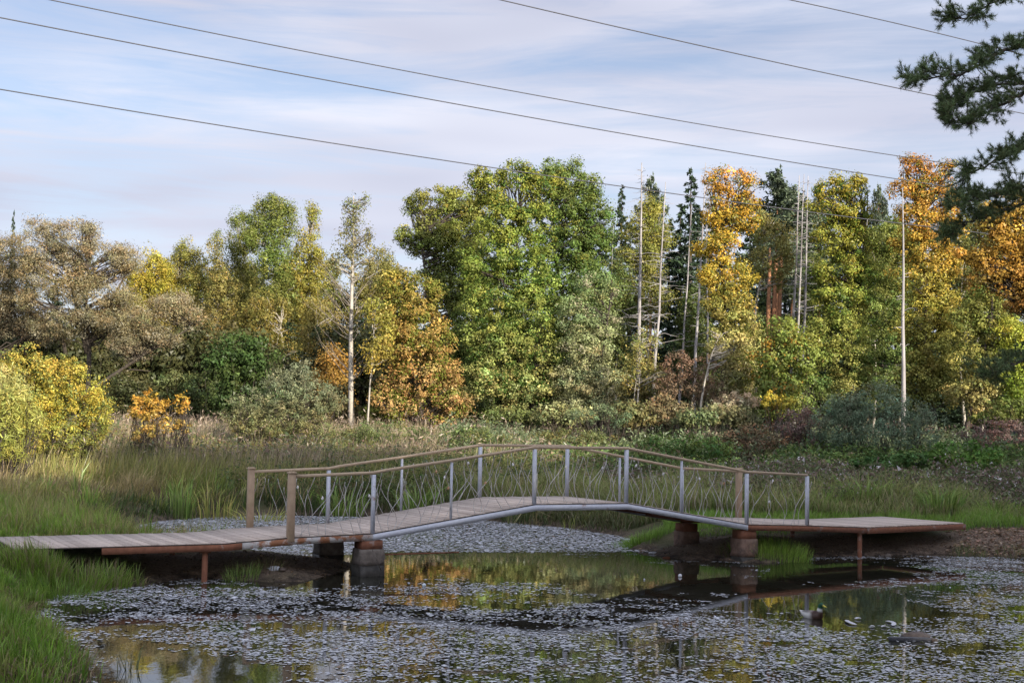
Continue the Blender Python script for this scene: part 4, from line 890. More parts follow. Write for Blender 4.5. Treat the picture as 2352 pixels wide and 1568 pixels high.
# ---- the far wood behind everything, one dense dark mass
fx = rng.uniform(-62, 62, 20000); fy = rng.uniform(128, 158, 20000); fz = height(fx, fy) + 9.5 * rng.random(20000) ** 1.1
P = np.stack([fx, fy, fz], 1); V, F = leaf_quads(P, unit(rng.normal(size=P.shape) + [0, -.4, .2]), rng.uniform(.6, 1.25, len(P)), .4)
col = np.array((.035, .05, .018)) * np.exp(rng.normal(size=(len(P), 1)) * .35)
tag(add('far_wood', make_mesh('far_wood', V, [F], np.repeat(col, 4, 0)), M['leaf']), 'dark dense wood far behind the treeline', 'woodland', kind='stuff')

# ------------------------------------------------------------------ grass, reeds and weeds
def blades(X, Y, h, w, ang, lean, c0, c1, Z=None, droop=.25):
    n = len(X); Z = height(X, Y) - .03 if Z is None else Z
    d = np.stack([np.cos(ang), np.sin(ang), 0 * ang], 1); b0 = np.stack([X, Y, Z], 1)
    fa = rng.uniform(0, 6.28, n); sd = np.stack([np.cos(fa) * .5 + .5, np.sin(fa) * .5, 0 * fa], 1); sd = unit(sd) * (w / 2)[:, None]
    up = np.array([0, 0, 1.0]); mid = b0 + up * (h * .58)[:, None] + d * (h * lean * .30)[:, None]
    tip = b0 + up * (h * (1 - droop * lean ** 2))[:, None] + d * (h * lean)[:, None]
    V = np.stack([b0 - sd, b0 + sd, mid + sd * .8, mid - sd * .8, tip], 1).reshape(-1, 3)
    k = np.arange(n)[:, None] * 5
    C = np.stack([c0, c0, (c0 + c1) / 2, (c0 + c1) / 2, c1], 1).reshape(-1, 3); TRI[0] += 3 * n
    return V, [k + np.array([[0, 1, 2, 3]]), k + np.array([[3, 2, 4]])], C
def straws(X, Y, h, w, ang, lean, c0, c1, Z=None):
    n = len(X); Z = height(X, Y) - .03 if Z is None else Z; b0 = np.stack([X, Y, Z], 1); fa = rng.uniform(0, 6.28, n); sd = unit(np.stack([np.cos(fa) * .5 + .5, np.sin(fa) * .5, 0 * fa], 1)) * (w / 2)[:, None]
    tip = b0 + np.stack([np.cos(ang) * h * lean, np.sin(ang) * h * lean, h], 1)
    V = np.stack([b0 - sd, b0 + sd, tip], 1).reshape(-1, 3); TRI[0] += n
    return V, [np.arange(3 * n).reshape(n, 3)], np.stack([c0, c0, c1], 1).reshape(-1, 3)
def pal(n, cols, p, jit=.22):
    i = rng.choice(len(cols), n, p=np.array(p) / sum(p)); return np.array(cols)[i] * np.exp(rng.normal(size=(n, 1)) * jit)
def mixc(a, b, t): return a + (b - a) * t[:, None]
def pts(n, x0, x1, y0, y1, dmin=.02, mud=.5, extra=None):
    X = rng.uniform(x0, x1, n); Y = rng.uniform(y0, y1, n); d = sdist(X, Y); k = (np.abs(X) < .392 * Y + 2.4) & (d > dmin) & (mudmask(X, Y, d) < mud + rng.uniform(-.3, .3, n))
    s_, t_ = bridge_st(X, Y); k &= ~((s_ > -4.4) & (s_ < 13.2) & (t_ > -.10) & (t_ < WID + .10))
    s2 = (X - P1[0] - A0[0]) * EX2[0] + (Y - P1[1] - A0[1]) * EX2[1]; t2 = (X - P1[0] - A0[0]) * NY2[0] + (Y - P1[1] - A0[1]) * NY2[1]
    k &= ~((s2 > -.1) & (s2 < 3.5) & (t2 > -.1) & (t2 < WID + .1))
    if extra is not None: k &= extra(X, Y, d)
    return X[k], Y[k], d[k]
def stuff(name, parts, mat, label):
    vs, fs, cs, n = [], [], [], 0
    for V, F, C in parts:
        vs.append(V); fs += [f + n for f in F]; cs.append(C); n += len(V)
    by = {}
    for f in fs: by.setdefault(f.shape[1], []).append(f)
    TRI.append((name, sum(len(f) * (f.shape[1] - 2) for f in fs)))
    return tag(add(name, make_mesh(name, np.concatenate(vs), [np.concatenate(b__) for b__ in by.values()], np.concatenate(cs)), mat), label, name.replace('_', ' '), kind='stuff')

def tussocks(X, Y, d, nb, rad, hg, c0, c1, w, wind=0.0, lean=(.1, .75), dead=None, deadc=None, shore=0.0):
    n = len(X); i = np.repeat(np.arange(n), nb); m_ = len(i); r = np.sqrt(rng.random(m_)); a = rng.uniform(0, 6.28, m_); R_ = rad[i] * r
    x, y = X[i] + np.cos(a) * R_, Y[i] + np.sin(a) * R_; ang = a + rng.normal(size=m_) * .7; dd = np.stack([np.cos(ang) + wind, np.sin(ang) - wind * .5], 1); ang = np.arctan2(dd[:, 1], dd[:, 0])
    ln_ = rng.uniform(*lean, m_) * (.35 + .8 * r); h = hg[i] * rng.uniform(.5, 1.2, m_) * (1 - .5 * r)
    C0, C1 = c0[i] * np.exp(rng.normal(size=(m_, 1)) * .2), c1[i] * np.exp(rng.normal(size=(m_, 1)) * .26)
    if dead is not None:
        k = rng.random(m_) < dead[i] * (.3 + .9 * r); dc = pal(k.sum(), deadc, [1] * len(deadc)); C1[k] = dc; C0[k] = dc * .7; ln_[k] = rng.uniform(.6, 1.4, k.sum()); h[k] *= .85
    s_, t_ = bridge_st(x, y); ok = ~((s_ > -5.0) & (s_ < 13.0) & (t_ > -.06) & (t_ < WID + .06)) & (height(x, y) > -.12)
    return blades(x[ok], y[ok], h[ok], rng.uniform(w * .6, w * 1.25, ok.sum()), ang[ok], ln_[ok], C0[ok], C1[ok], droop=.4)
# lush short grass on the near left bank
X, Y, d = pts(2300, -10, -3.0, 11, 23.2, -.03, .6); n = len(X); tf2 = vnoise(X, Y, .9, 9)
D_ = [(.24, .17, .09), (.34, .27, .15), (.15, .10, .065)]
hg = rng.uniform(.13, .36, n) + .06 * tf2; dead = np.clip(.14 + .6 * sm(.8, .1, d) * (rng.random(n) < .7) + .55 * (rng.random(n) < .16), 0, 1)
c1 = pal(n, [(.19, .34, .035), (.27, .39, .06), (.14, .27, .028), (.28, .29, .09)], [3, 2, 2, 1.5], .18)
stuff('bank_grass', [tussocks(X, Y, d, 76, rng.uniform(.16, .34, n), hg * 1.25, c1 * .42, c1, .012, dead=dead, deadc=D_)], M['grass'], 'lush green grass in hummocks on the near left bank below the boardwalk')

# grass behind the left end of the boardwalk, turning into tall tussocks
X, Y, d = pts(1500, -15, -5.5, 23.0, 34, -.02, .6); n = len(X); far = sm(24.0, 26.5, Y)
hg = .22 + .42 * far * rng.uniform(.5, 1.3, n) + .05 * vnoise(X, Y, 1.8, 12); straw = (rng.random(n) < .15 + .45 * far)[:, None]
c1 = np.where(straw, pal(n, [(.34, .30, .11), (.26, .28, .07), (.40, .32, .16)], [2, 2, 1], .15), pal(n, [(.17, .30, .03), (.21, .33, .045)], [1, 1], .15))
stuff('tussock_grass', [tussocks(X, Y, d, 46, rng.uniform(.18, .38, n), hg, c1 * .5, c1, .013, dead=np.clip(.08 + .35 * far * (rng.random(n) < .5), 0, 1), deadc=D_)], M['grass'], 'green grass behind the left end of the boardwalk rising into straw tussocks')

# far left bank: long grass slumping over the shore
X, Y, d = pts(1350, -18, 2, 32.5, 45.5, -.03, .9); n = len(X); near = sm(2.4, .4, d); up_ = sm(37, 43, Y)
hg = (.62 + .35 * up_) * rng.uniform(.55, 1.35, n); hue = vnoise(X, Y, .6, 16)
cA = pal(n, [(.28, .32, .07), (.22, .28, .055)], [1, 1], .15); cB = pal(n, [(.42, .34, .16), (.38, .31, .12), (.46, .36, .2)], [2, 2, 1], .15); cN = pal(n, [(.075, .12, .035), (.10, .15, .04), (.16, .12, .07)], [3, 2, 1], .15)
c1 = np.where((hue + rng.normal(size=n) * .35 > -.45)[:, None], cB, cA); c1 = np.where((rng.random(n) < near * .85)[:, None], cN, c1)
ix = rng.uniform(-13, 0, 48); iy = 35.2 + 6.5 * rng.random(48) ** 1.3 + .0 * ix; k = sdist(ix, iy) > .3; ix, iy = ix[k], iy[k]; ic = pal(len(ix), [(.24, .38, .07), (.34, .38, .09), (.20, .32, .055)], [2, 1, 1], .12)
stuff('bank_sedge', [tussocks(ix, iy, iy, 24, rng.uniform(.15, .35, len(ix)), rng.uniform(.75, 1.25, len(ix)), ic * .5, ic, .04, wind=.15, lean=(.1, .75), dead=np.full(len(ix), .06), deadc=[(.42, .33, .14)]), tussocks(X, Y, d, 38, rng.uniform(.25, .5, n), hg, c1 * .45, c1, .02, wind=.8, lean=(.2, .95), dead=np.clip(.12 + .2 * (rng.random(n) < .3), 0, 1), deadc=[(.33, .25, .15), (.22, .15, .11)])], M['grass'], 'long sedge tussocks slumping toward the water on the far left bank')

# tan flowering grass of the meadow
X, Y, d = pts(52000, -26, 3.5, 43, 64, .3, .9); n = len(X); tf = vnoise(X, Y, .55, 21); ok = rng.random(n) < 1 - .75 * sm(-1, 3.5, X); X, Y, d, tf = X[ok], Y[ok], d[ok], tf[ok]; n = len(X)
h = (1.0 + .2 * tf + .15 * sm(50, 58, Y) + .25 * vnoise(X, Y, 1.7, 22)) * rng.uniform(.6, 1.2, n)
pink = sm(-.2, .5, tf + .5 * sm(46, 54, Y) - .1 + rng.normal(size=n) * .3)
c0 = pal(n, [(.06, .085, .02), (.09, .10, .03)], [1, 1]); c1 = mixc(pal(n, [(.24, .26, .06), (.33, .31, .09)], [1, 1]), pal(n, [(.42, .32, .22), (.34, .26, .19), (.25, .17, .135), (.50, .41, .28)], [3, 2, 1, 1]), pink)
parts_ = [straws(X, Y, h, rng.uniform(.024, .042, n), rng.normal(-.2, 1.2, n), rng.uniform(.1, .5, n), c0, c1)]
k = rng.random(n) < .12 * pink; P = np.stack([X[k], Y[k], height(X[k], Y[k]) + h[k] * 1.06], 1); P += rng.normal(size=P.shape) * [.08, .08, .06]
V, F = leaf_quads(P, unit(rng.normal(size=P.shape) * [1, 1, .12]), rng.uniform(.14, .26, len(P)), .09); cc = pal(len(P), [(.33, .26, .19), (.27, .20, .155)], [1, 1]); TRI[0] += 2 * len(F)
parts_.append((V, [F], np.repeat(cc, 4, 0)))
stuff('meadow_grass', parts_, M['grass'], 'tall tan and pinkish flowering grass of the meadow on the left')

# green reeds along the far shore behind the arch
X, Y, d = pts(50000, -4, 13, 34, 45, .05, .8, lambda x, y, q_: y > 34.5 + .0 * x); n = len(X); tf = vnoise(X, Y, 1.3, 31)
h = (.80 + .25 * tf) * rng.uniform(.55, 1.3, n) * (.6 + .4 * sm(0, 1.2, d)) * (1 - .5 * sm(4, 9, X) * sm(37, 35, Y))
c0 = pal(n, [(.045, .075, .02), (.07, .08, .025), (.09, .07, .04)], [2, 1, 1]); c1 = pal(n, [(.26, .33, .09), (.34, .35, .11), (.18, .25, .05), (.42, .33, .19)], [3, 3, 1.5, 2.5])
near = sm(1.1, .2, d); c1 = mixc(c1, pal(n, [(.15, .11, .07), (.08, .11, .03), (.20, .15, .09)], [2, 2, 1]), near * .8)
stuff('reeds', [blades(X, Y, h, rng.uniform(.014, .026, n), rng.uniform(0, 6.28, n), rng.uniform(.15, .8, n) + near * .4, c0, c1, droop=.4)], M['grass'], 'green and straw reeds along the far shore behind the bridge')

# mown bright grass on the right bank
X, Y, d = pts(42000, 4, 15, 29.3, 37.5, .05, .5, lambda x, y, q_: y > 30.2); n = len(X); tf = vnoise(X, Y, 1.6, 35)
h = (.20 + .09 * tf) * rng.uniform(.5, 1.5, n); c0 = pal(n, [(.08, .15, .02)], [1]); c1 = pal(n, [(.17, .31, .035), (.22, .34, .05), (.28, .27, .10)], [3, 2, 1])
stuff('right_bank_grass', [blades(X, Y, h, rng.uniform(.008, .016, n), rng.uniform(0, 6.28, n), rng.uniform(.1, .8, n), c0, c1)], M['grass'], 'short bright grass on the right bank behind the platform')

# rough grass under the trees
X, Y, d = pts(20000, -34, 34, 56, 80, .3, .9); n = len(X)
h = rng.uniform(.35, .95, n); c0 = pal(n, [(.05, .07, .02)], [1]); c1 = pal(n, [(.13, .15, .04), (.20, .18, .07), (.09, .13, .03)], [2, 1, 2])
stuff('wood_edge_grass', [straws(X, Y, h, rng.uniform(.04, .07, n), rng.uniform(0, 6.28, n), rng.uniform(.1, .6, n), c0, c1)], M['grass'], 'rough grass at the foot of the wood')

def herbs(X, Y, h, colf, per=14, leaf=.08, asp=.28, spread=.16, low=.15, flat=.4):
    n = len(X); Z = height(X, Y); m_ = n * per; i = np.repeat(np.arange(n), per); u = low + (1 - low) * rng.random(m_)
    la = rng.uniform(0, 6.28, n); ll = rng.uniform(0, .22, n) * h
    P = np.stack([X[i] + np.cos(la[i]) * ll[i] * u + rng.normal(size=m_) * spread * (1.2 - .7 * u), Y[i] + np.sin(la[i]) * ll[i] * u + rng.normal(size=m_) * spread * (1.2 - .7 * u), Z[i] + h[i] * u], 1)
    Nn = unit(rng.normal(size=(m_, 3)) * .8 + [0, -.1, flat]); C = colf(i, u, P); V, F = leaf_tris(P, Nn, leaf * np.exp(rng.normal(size=m_) * .3), asp); TRI[0] += m_ + n
    st_ = straws(X, Y, h, np.full(n, .016), la, np.full(n, .15), np.full((n, 3), .06) * [1.2, 1, .6], np.full((n, 3), .09) * [1.2, 1, .7], Z=Z - .03)
    return [(V, [F], np.repeat(C, 3, 0)), st_]
# right: brown thistles with pale fluff
X, Y, d = pts(8200, 3.0, 19, 36.3, 46, .3, .9, lambda x, y, q_: y > 36.3 + .45 * np.clip(8 - x, 0, 5)); n = len(X); tf = vnoise(X, Y, .8, 41); ok = rng.random(n) < .75 + .4 * tf; X, Y, tf = X[ok], Y[ok], tf[ok]; n = len(X)
h = (.85 + .3 * tf + .15 * vnoise(X, Y, 2.1, 42)) * rng.uniform(.55, 1.25, n) * (.55 + .45 * sm(36, 38.5, Y))
def cf(i, u, P):
    c = pal(len(i), [(.15, .105, .085), (.10, .115, .05), (.19, .135, .10), (.095, .13, .045)], [3, 3, 1, 2], .3); k = (u > .86) & (rng.random(len(i)) < .07); c[k] = pal(k.sum(), [(.52, .49, .50), (.38, .34, .34)], [1, 1]); return c
stuff('thistles', herbs(X, Y, h, cf, 20, .085, .3, .13), M['grass'], 'dark brown weeds with pale fluffy heads on the right')
# right: green brambles
X, Y, d = pts(6000, 1.5, 21, 43.5, 52.5, .3, .9); n = len(X); tf = vnoise(X, Y, .6, 43); h = (.85 + .45 * tf) * rng.uniform(.5, 1.25, n)
def cf(i, u, P):
    g = vnoise(P[:, 0], P[:, 1], .5, 44); c = pal(len(i), [(.075, .13, .038), (.12, .175, .05), (.16, .19, .06)], [2, 2, 1], .3); b__ = pal(len(i), [(.17, .125, .08), (.14, .145, .055)], [1, 1], .3); k = rng.random(len(i)) < sm(.0, .8, g) * .8; c[k] = b__[k]; return c
stuff('brambles', herbs(X, Y, h, cf, 18, .12, .36, .2, flat=.8), M['leaf'], 'green bramble thicket behind the brown weeds')
# right and middle: grey green and purplish tall weeds before the trees
X, Y, d = pts(7600, -3, 25, 50, 63, .3, .9); n = len(X); tf = vnoise(X, Y, .5, 46); h = (1.05 + .45 * tf) * rng.uniform(.5, 1.25, n)
def cf(i, u, P):
    g = vnoise(P[:, 0], P[:, 1], .35, 47); c = pal(len(i), [(.12, .15, .075), (.155, .185, .09), (.09, .13, .06)], [2, 1, 1], .25); b__ = pal(len(i), [(.135, .095, .085), (.17, .13, .085), (.12, .12, .05)], [1, 1, 1], .25); k = rng.random(len(i)) < sm(.1, .9, g) * .85; c[k] = b__[k]; return c
stuff('tall_weeds', herbs(X, Y, h, cf, 17, .13, .22, .16, flat=.3), M['grass'], 'grey green and purplish tall weeds before the trees')
# middle: olive green weeds
X, Y, d = pts(4600, -9, 6, 41.5, 54, .3, .9); n = len(X); tf = vnoise(X, Y, .7, 51); ok = rng.random(n) < .35 + .65 * sm(-7, -3, X); X, Y, tf = X[ok], Y[ok], tf[ok]; n = len(X); h = (.8 + .25 * tf) * rng.uniform(.6, 1.2, n)
def cf(i, u, P):
    c = pal(len(i), [(.07, .095, .028), (.10, .12, .035), (.13, .10, .055), (.05, .09, .025)], [3, 2, 1, 2], .28); return c
stuff('olive_weeds', herbs(X, Y, h, cf, 18, .095, .25, .15), M['grass'], 'olive green weeds behind the left side of the bridge')
# left: weeds before the yellow bush and shrubs
X, Y, d = pts(4200, -24, -3, 48, 62, .3, .9); n = len(X); tf = vnoise(X, Y, .7, 53); h = (1.0 + .3 * tf) * rng.uniform(.6, 1.25, n)
def cf(i, u, P):
    g = vnoise(P[:, 0], P[:, 1], .6, 54); c = pal(len(i), [(.07, .10, .04), (.10, .12, .045)], [1, 1], .25); b__ = pal(len(i), [(.15, .09, .07), (.19, .14, .09), (.24, .17, .05)], [2, 2, 1], .25); k = rng.random(len(i)) < sm(-.1, .7, g) * .9; c[k] = b__[k]; return c
stuff('meadow_weeds', herbs(X, Y, h, cf, 16, .105, .22, .14, flat=.3), M['grass'], 'green and brown weeds before the yellow bush on the left')
print('tris after weeds', TRI[0])

# single clumps that stand out
def clump(name, label, px, D, n, hgt, rad, cols, lean=(.2, .9), w=.02, cat='sedge', py=None, Z=None):
    x = at(px, 1000, D)[0]; b0 = np.array([x, D, h1(x, D) if Z is None else Z]); a = rng.uniform(0, 6.28, n); r = rad * np.sqrt(rng.random(n)); X_, Y_ = x + np.cos(a) * r, D + np.sin(a) * r
    c1 = pal(n, cols, [1] * len(cols)); Zs = (height(X_, Y_) - .03) if Z is None else np.full(n, Z)
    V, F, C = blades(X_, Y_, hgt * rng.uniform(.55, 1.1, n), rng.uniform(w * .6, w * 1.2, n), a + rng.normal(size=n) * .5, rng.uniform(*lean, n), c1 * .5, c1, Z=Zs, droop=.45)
    o = add(name, make_mesh(name, V - b0, F, C), M['grass'], None, tuple(b0)); return tag(o, label, cat)
GS = [(.24, .36, .08), (.17, .28, .055), (.30, .38, .10)]; YS = [(.36, .36, .09), (.26, .33, .065), (.44, .37, .11)]
clump('sedge_clump', 'yellow green sedge clump near the left edge behind the boardwalk', 50, 36, 160, .8, .6, YS)
clump('sedge_clump', 'dark tipped sedge clump just right of the leftmost clump', 110, 37, 120, .7, .45, YS)
clump('iris_clump', 'tall upright green iris clump in the left meadow', 420, 38, 90, 1.15, .4, GS, (.05, .4), .03)
clump('iris_clump', 'upright yellow green iris leaves right of the tall iris clump', 500, 38.5, 90, 1.0, .6, YS, (.05, .45), .03)
clump('sedge_clump', 'yellow striped sedge clump right behind the far left tan post', 605, 38, 170, .95, .55, YS, w=.036)
clump('sedge_clump', 'green sedge clump above the near handrail next to the first grey posts', 790, 41, 150, 1.1, .6, GS, w=.036)
clump('sedge_clump', 'green sedge clump between the two left mid posts', 965, 41, 150, 1.0, .6, GS, w=.036)
clump('sedge_clump', 'straw coloured sedge behind the right slope of the rail', 1480, 39, 170, .9, .7, YS, w=.024)
clump('sedge_clump', 'green sedge right behind the grey end post of the near rail', 1890, 36.2, 110, .85, .45, GS, w=.032)
clump('sedge_clump', 'tall green sedge against the brown thistles', 1990, 36.6, 130, 1.15, .5, GS, w=.036)
clump('sedge_clump', 'big arching sedge clump left of the dirt path', 2160, 35.2, 170, .95, .5, GS, w=.036)
clump('sedge_clump', 'low arching sedge clump above the dirt path at the right edge', 2290, 35.6, 120, .65, .5, GS, w=.032)
clump('grass_tuft', 'thick bright grass hummock against the front of the boardwalk near its left end', 160, 20.7, 900, .42, .55, [(.16, .29, .03), (.12, .22, .025), (.21, .30, .05)], (.1, .7), .011, 'grass')
clump('grass_tuft', 'grass hummock with dry blades where the rusty beam comes out of the bank', 235, 21.2, 600, .33, .45, [(.17, .30, .03), (.13, .25, .025), (.30, .23, .12)], (.1, .8), .011, 'grass')
clump('grass_tuft', 'straw mixed grass hummock at the left bank waterline', 110, 17.6, 700, .34, .5, [(.19, .33, .03), (.30, .23, .12), (.22, .15, .09)], (.2, .9), .01, 'grass')
clump('grass_tuft', 'bright green grass seen between the two right piers under the slope', 1622, 33.0, 1400, .34, 1.0, [(.20, .34, .05), (.15, .27, .035)], (.1, .7), .012, 'grass')
for x, D, hh, lab in [(70, 21.05, .42, 'leftmost grass hummock pressed against the boardwalk end'), (120, 21.3, .5, 'second grass hummock from the boardwalk end'), (205, 21.55, .52, 'tallest grass hummock brushing the boardwalk edge'), (262, 21.9, .42, 'last grass hummock before the mud under the boardwalk')]:
    clump('grass_tuft', lab, x, D, 520, hh, .34, [(.18, .31, .03), (.13, .23, .025), (.23, .31, .06), (.28, .22, .12)], (.05, .6), .012, 'grass')
clump('feather_grass', 'pale feathery grass plumes above the right handrail', 1660, 38.5, 70, 1.15, .7, [(.40, .33, .22), (.33, .26, .17)], (.2, .7), .02, 'grass')
clump('grass_tuft', 'bright green tuft on the mud spit below the boardwalk', 563, 23.35, 260, .26, .32, GS, (.1, .6), .008, 'grass')
clump('grass_tuft', 'dry straw tuft on the tip of the mud spit', 628, 23.7, 90, .34, .28, [(.30, .22, .13), (.22, .16, .09), (.14, .17, .05)], (.3, 1.2), .008, 'grass')
clump('grass_tuft', 'bright green hummock at the foot of the right concrete pier', 1772, 28.75, 1500, .36, .85, [(.22, .36, .05), (.16, .29, .035), (.28, .38, .07)], (.1, .6), .01, 'grass')
clump('grass_tuft', 'drying grass at the left end of the right hummock', 1690, 28.75, 220, .22, .4, [(.22, .19, .09), (.12, .17, .04), (.26, .18, .11)], (.2, .9), .009, 'grass')
clump('grass_tuft', 'grass tuft beside the far end of the right platform', 2222, 30.3, 260, .26, .4, [(.10, .15, .035), (.16, .15, .06)], (.1, .7), .01, 'grass')
clump('grass_tuft', 'grass tuft at the right edge below the path', 2330, 30.1, 260, .2, .45, [(.10, .15, .035), (.22, .18, .08)], (.1, .7), .01, 'grass')
clump('grass_tuft', 'green grass tongue by the far right pier', 1470, 31.4, 900, .34, .8, [(.20, .34, .05), (.15, .27, .035)], (.1, .7), .011, 'grass')
clump('water_grass', 'thin grass blades standing in the water near the bottom left', 315, 14.75, 22, .30, .16, [(.07, .10, .03), (.12, .14, .05)], (.1, .9), .008, 'grass', Z=-.02)
clump('reed_leaves', 'fallen yellow reed leaves at the waterline under the arch', 1176, 37.6, 9, 1.0, .15, [(.34, .32, .12), (.42, .38, .2)], (.9, 1.6), .04, 'reed', Z=.05)
for i, (x, D, hh, lab) in enumerate([(798, 37.0, 1.25, 'brown cattail head left of the pair behind the first grey post'), (829, 37.2, 1.15, 'brown cattail head right of the pair behind the first grey post'), (880, 37.6, 1.05, 'shorter cattail to the right of the pair behind the rail')]):
    p = at(x, 1000, D); z = h1(p[0], D); e = empty('cattail', (p[0], D, z), lab, 'cattail')
    b_ = MB(); b_.tube([(0, 0, 0), (.02, 0, hh)], [.008, .005], 5); b_.build('stem', M['willow_bark'], e); b_ = MB(); b_.tube([(.018, 0, hh - .22), (.018, 0, hh - .2), (.02, 0, hh - .06), (.02, 0, hh - .04)], [.004, .016, .016, .004], 8); b_.build('seed_head', M['bark'], e, True)

# ------------------------------------------------------------------ floating leaves on the pond
def pads(n, x0, x1, y0, y1, dens):
    X = rng.uniform(x0, x1, n); Y = rng.uniform(y0, y1, n); d = sdist(X, Y); k = d < -.02; X, Y, d = X[k], Y[k], d[k]; k = np.abs(X) < .385 * Y + 2.6; X, Y, d = X[k], Y[k], d[k]
    px, py = np.empty(len(X)), np.empty(len(X)); dd = np.stack([X, Y, 0 * X], 1) - CAM; w = dd @ FW; px = CX + FPX * (dd @ RT) / w; py = CY - FPX * (dd @ UP) / w
    k = rng.random(len(X)) < dens(X, Y, px, py, d); return X[k], Y[k]
def G(px, py, x, y, rx, ry): return np.exp(-(((px - x) / rx) ** 2 + ((py - y) / ry) ** 2))
def dens_near(X, Y, px, py, d):
    n_ = vnoise(X, Y, 1.1, 61) * .5 + vnoise(X, Y * 1.6, 3.4, 62) * .5 + .35 * vnoise(X, Y * 1.5, 8, 63)
    n_ = n_ + .5 * vnoise(X * .55, Y * 1.5, 1.6, 64); v = .29 + .46 * n_
    v -= 1.1 * G(px, py, 1180, 1296, 380, 26) + .8 * G(px, py, 830, 1310, 150, 30)         # open band under the arch
    v -= 1.0 * G(px, py, 1930, 1308, 150, 22) + .9 * G(px, py, 1960, 1385, 150, 34) + .6 * G(px, py, 1800, 1380, 120, 30) + .9 * G(px, py, 1430, 1332, 210, 24) + .30 * G(px, py, 1250, 1385, 260, 24) + .45 * G(px, py, 1700, 1345, 260, 30)
    v -= 1.5 * G(px, py, 400, 1562, 150, 46) + .5 * G(px, py, 290, 1480, 60, 40) + .5 * G(px, py, 560, 1345, 160, 8)
    v -= .35 * G(px, py, 1960, 1430, 130, 24)
    return v * (Y < 30)
def dens_far(X, Y, px, py, d):
    s_, t_ = bridge_st(X, Y); return np.where((py < 1268 + .0 * px) & (t_ > .8), .94, 0) * (1 - .75 * G(px, py, 1250, 1275, 400, 10))
parts_ = []
for (X, Y), ls in ((pads(470000, -8.5, 13.5, 13.2, 30, dens_near), .046), (pads(90000, -12, 7, 25.5, 40, dens_far), .07)):
    n = len(X); P = np.stack([X, Y, .005 + .006 * rng.random(n) ** 2], 1); ti = np.abs(rng.normal(size=n)) * .025 + (rng.random(n) < .02) * .45
    a = rng.uniform(0, 6.28, n); Nn = unit(np.stack([np.cos(a) * ti, np.sin(a) * ti, np.ones(n)], 1)); s_ = ls * np.exp(rng.normal(size=n) * .35)
    V, F = leaf_quads(P, Nn, s_, .34); V[:, 2] = np.maximum(V[:, 2], .003); TRI[0] += 2 * n
    c = pal(n, [(.47, .48, .51), (.38, .39, .41), (.26, .26, .23), (.10, .11, .04), (.16, .10, .06)], [6, 4, 1.2, .8, .5], .10); parts_.append((V, [F], np.repeat(c, 4, 0)))  # pale greys paint sky glint into the leaves; green and brown are their own
M['pad'] = mat_leaf('floating_leaf', .0, .12, .2)
stuff('floating_leaves', parts_, M['pad'], 'small floating leaves covering the pond, pale sky glint painted into their colour')
print('tris after pads', TRI[0])

# ------------------------------------------------------------------ small things on and by the water
def drake(px, py, yaw):
    p = onz(px, py, 0); e = empty('mallard_drake', (p[0], p[1], 0), 'mallard drake with a green head swimming among the floating leaves', 'duck')
    # sections along the body, tail to bill: x, z, half width, half height
    S = [(-.235, .085, .006, .004), (-.20, .075, .028, .014), (-.15, .055, .062, .040), (-.08, .035, .085, .068), (0, .028, .094, .080), (.07, .032, .086, .080), (.115, .055, .066, .072), (.128, .10, .043, .045), (.132, .135, .034, .034), (.140, .165, .036, .036), (.150, .19, .038, .036), (.168, .205, .034, .030), (.190, .198, .022, .020), (.205, .190, .016, .010), (.235, .182, .015, .006), (.252, .178, .010, .004)]
    n = 14; v = []; c = []
    S = np.array(S); cen = S[:, :2]; tg = np.gradient(cen, axis=0); tg /= np.linalg.norm(tg, axis=1)[:, None]
    for i, (x, z, w, hh) in enumerate(S):
        nx, nz = -tg[i][1], tg[i][0]
        for j in range(n):
            a = 2 * math.pi * j / n; v.append((x + nx * math.sin(a) * hh, math.cos(a) * w, z + nz * math.sin(a) * hh))
            up = math.sin(a)
            col = (.40, .39, .37) if i < 5 else (.045, .024, .018)
            if i <= 1: col = (.45, .44, .42)
            if i in (2, 3) and up > .75: col = (.10, .095, .09)
            if i == 4 and up > .6: col = (.20, .17, .15)
            if i == 8: col = (.6, .6, .58)
            if 9 <= i <= 12: col = (.01, .06, .03)
            if i >= 13: col = (.42, .36, .05)
            c.append(col)
    f = [tuple(range(n))[::-1]] + [(i * n + j, i * n + (j + 1) % n, (i + 1) * n + (j + 1) % n, (i + 1) * n + j) for i in range(len(S) - 1) for j in range(n)] + [tuple(range(len(v) - n, len(v)))]
    b_ = MB(); b_.raw(v, f, np.array(c)); m_ = mat_leaf('feathers', 0, .03, .4); b_.build('body', m_, e, True, True)
    for sg in (-1, 1):
        b_ = MB(); b_.tube([(.172, sg * .028, .210), (.172, sg * .034, .210)], [.005, .003], 6); b_.build('eye', M['hollow'], e)
    e.rotation_euler = (0, 0, yaw)
drake(1866, 1418, math.radians(-52))
# white plastic ring lying just under the surface, pieces of it showing
c0 = (onz(1951, 1430, 0) + onz(2047, 1432, 0)) / 2; e = empty('plastic_ring', (c0[0], c0[1], 0), 'half sunken white plastic ring showing in pieces right of the drake', 'plastic ring'); rw = .31
for a0, a1, wv_ in ((150, 215, .034), (-38, 28, .034), (95, 112, .03), (250, 262, .026), (278, 292, .026)):
    b_ = MB(); aa = np.radians(np.linspace(a0, a1, 9)); b_.tube(np.stack([np.cos(aa) * rw, np.sin(aa) * rw * 1.3, .012 + .012 * np.sin(np.linspace(0, math.pi, 9))], 1), wv_ * np.concatenate([[.5], np.ones(7), [.5]]), 8, flat=.28); b_.build('ring_segment', M['white_plastic'], e, True)
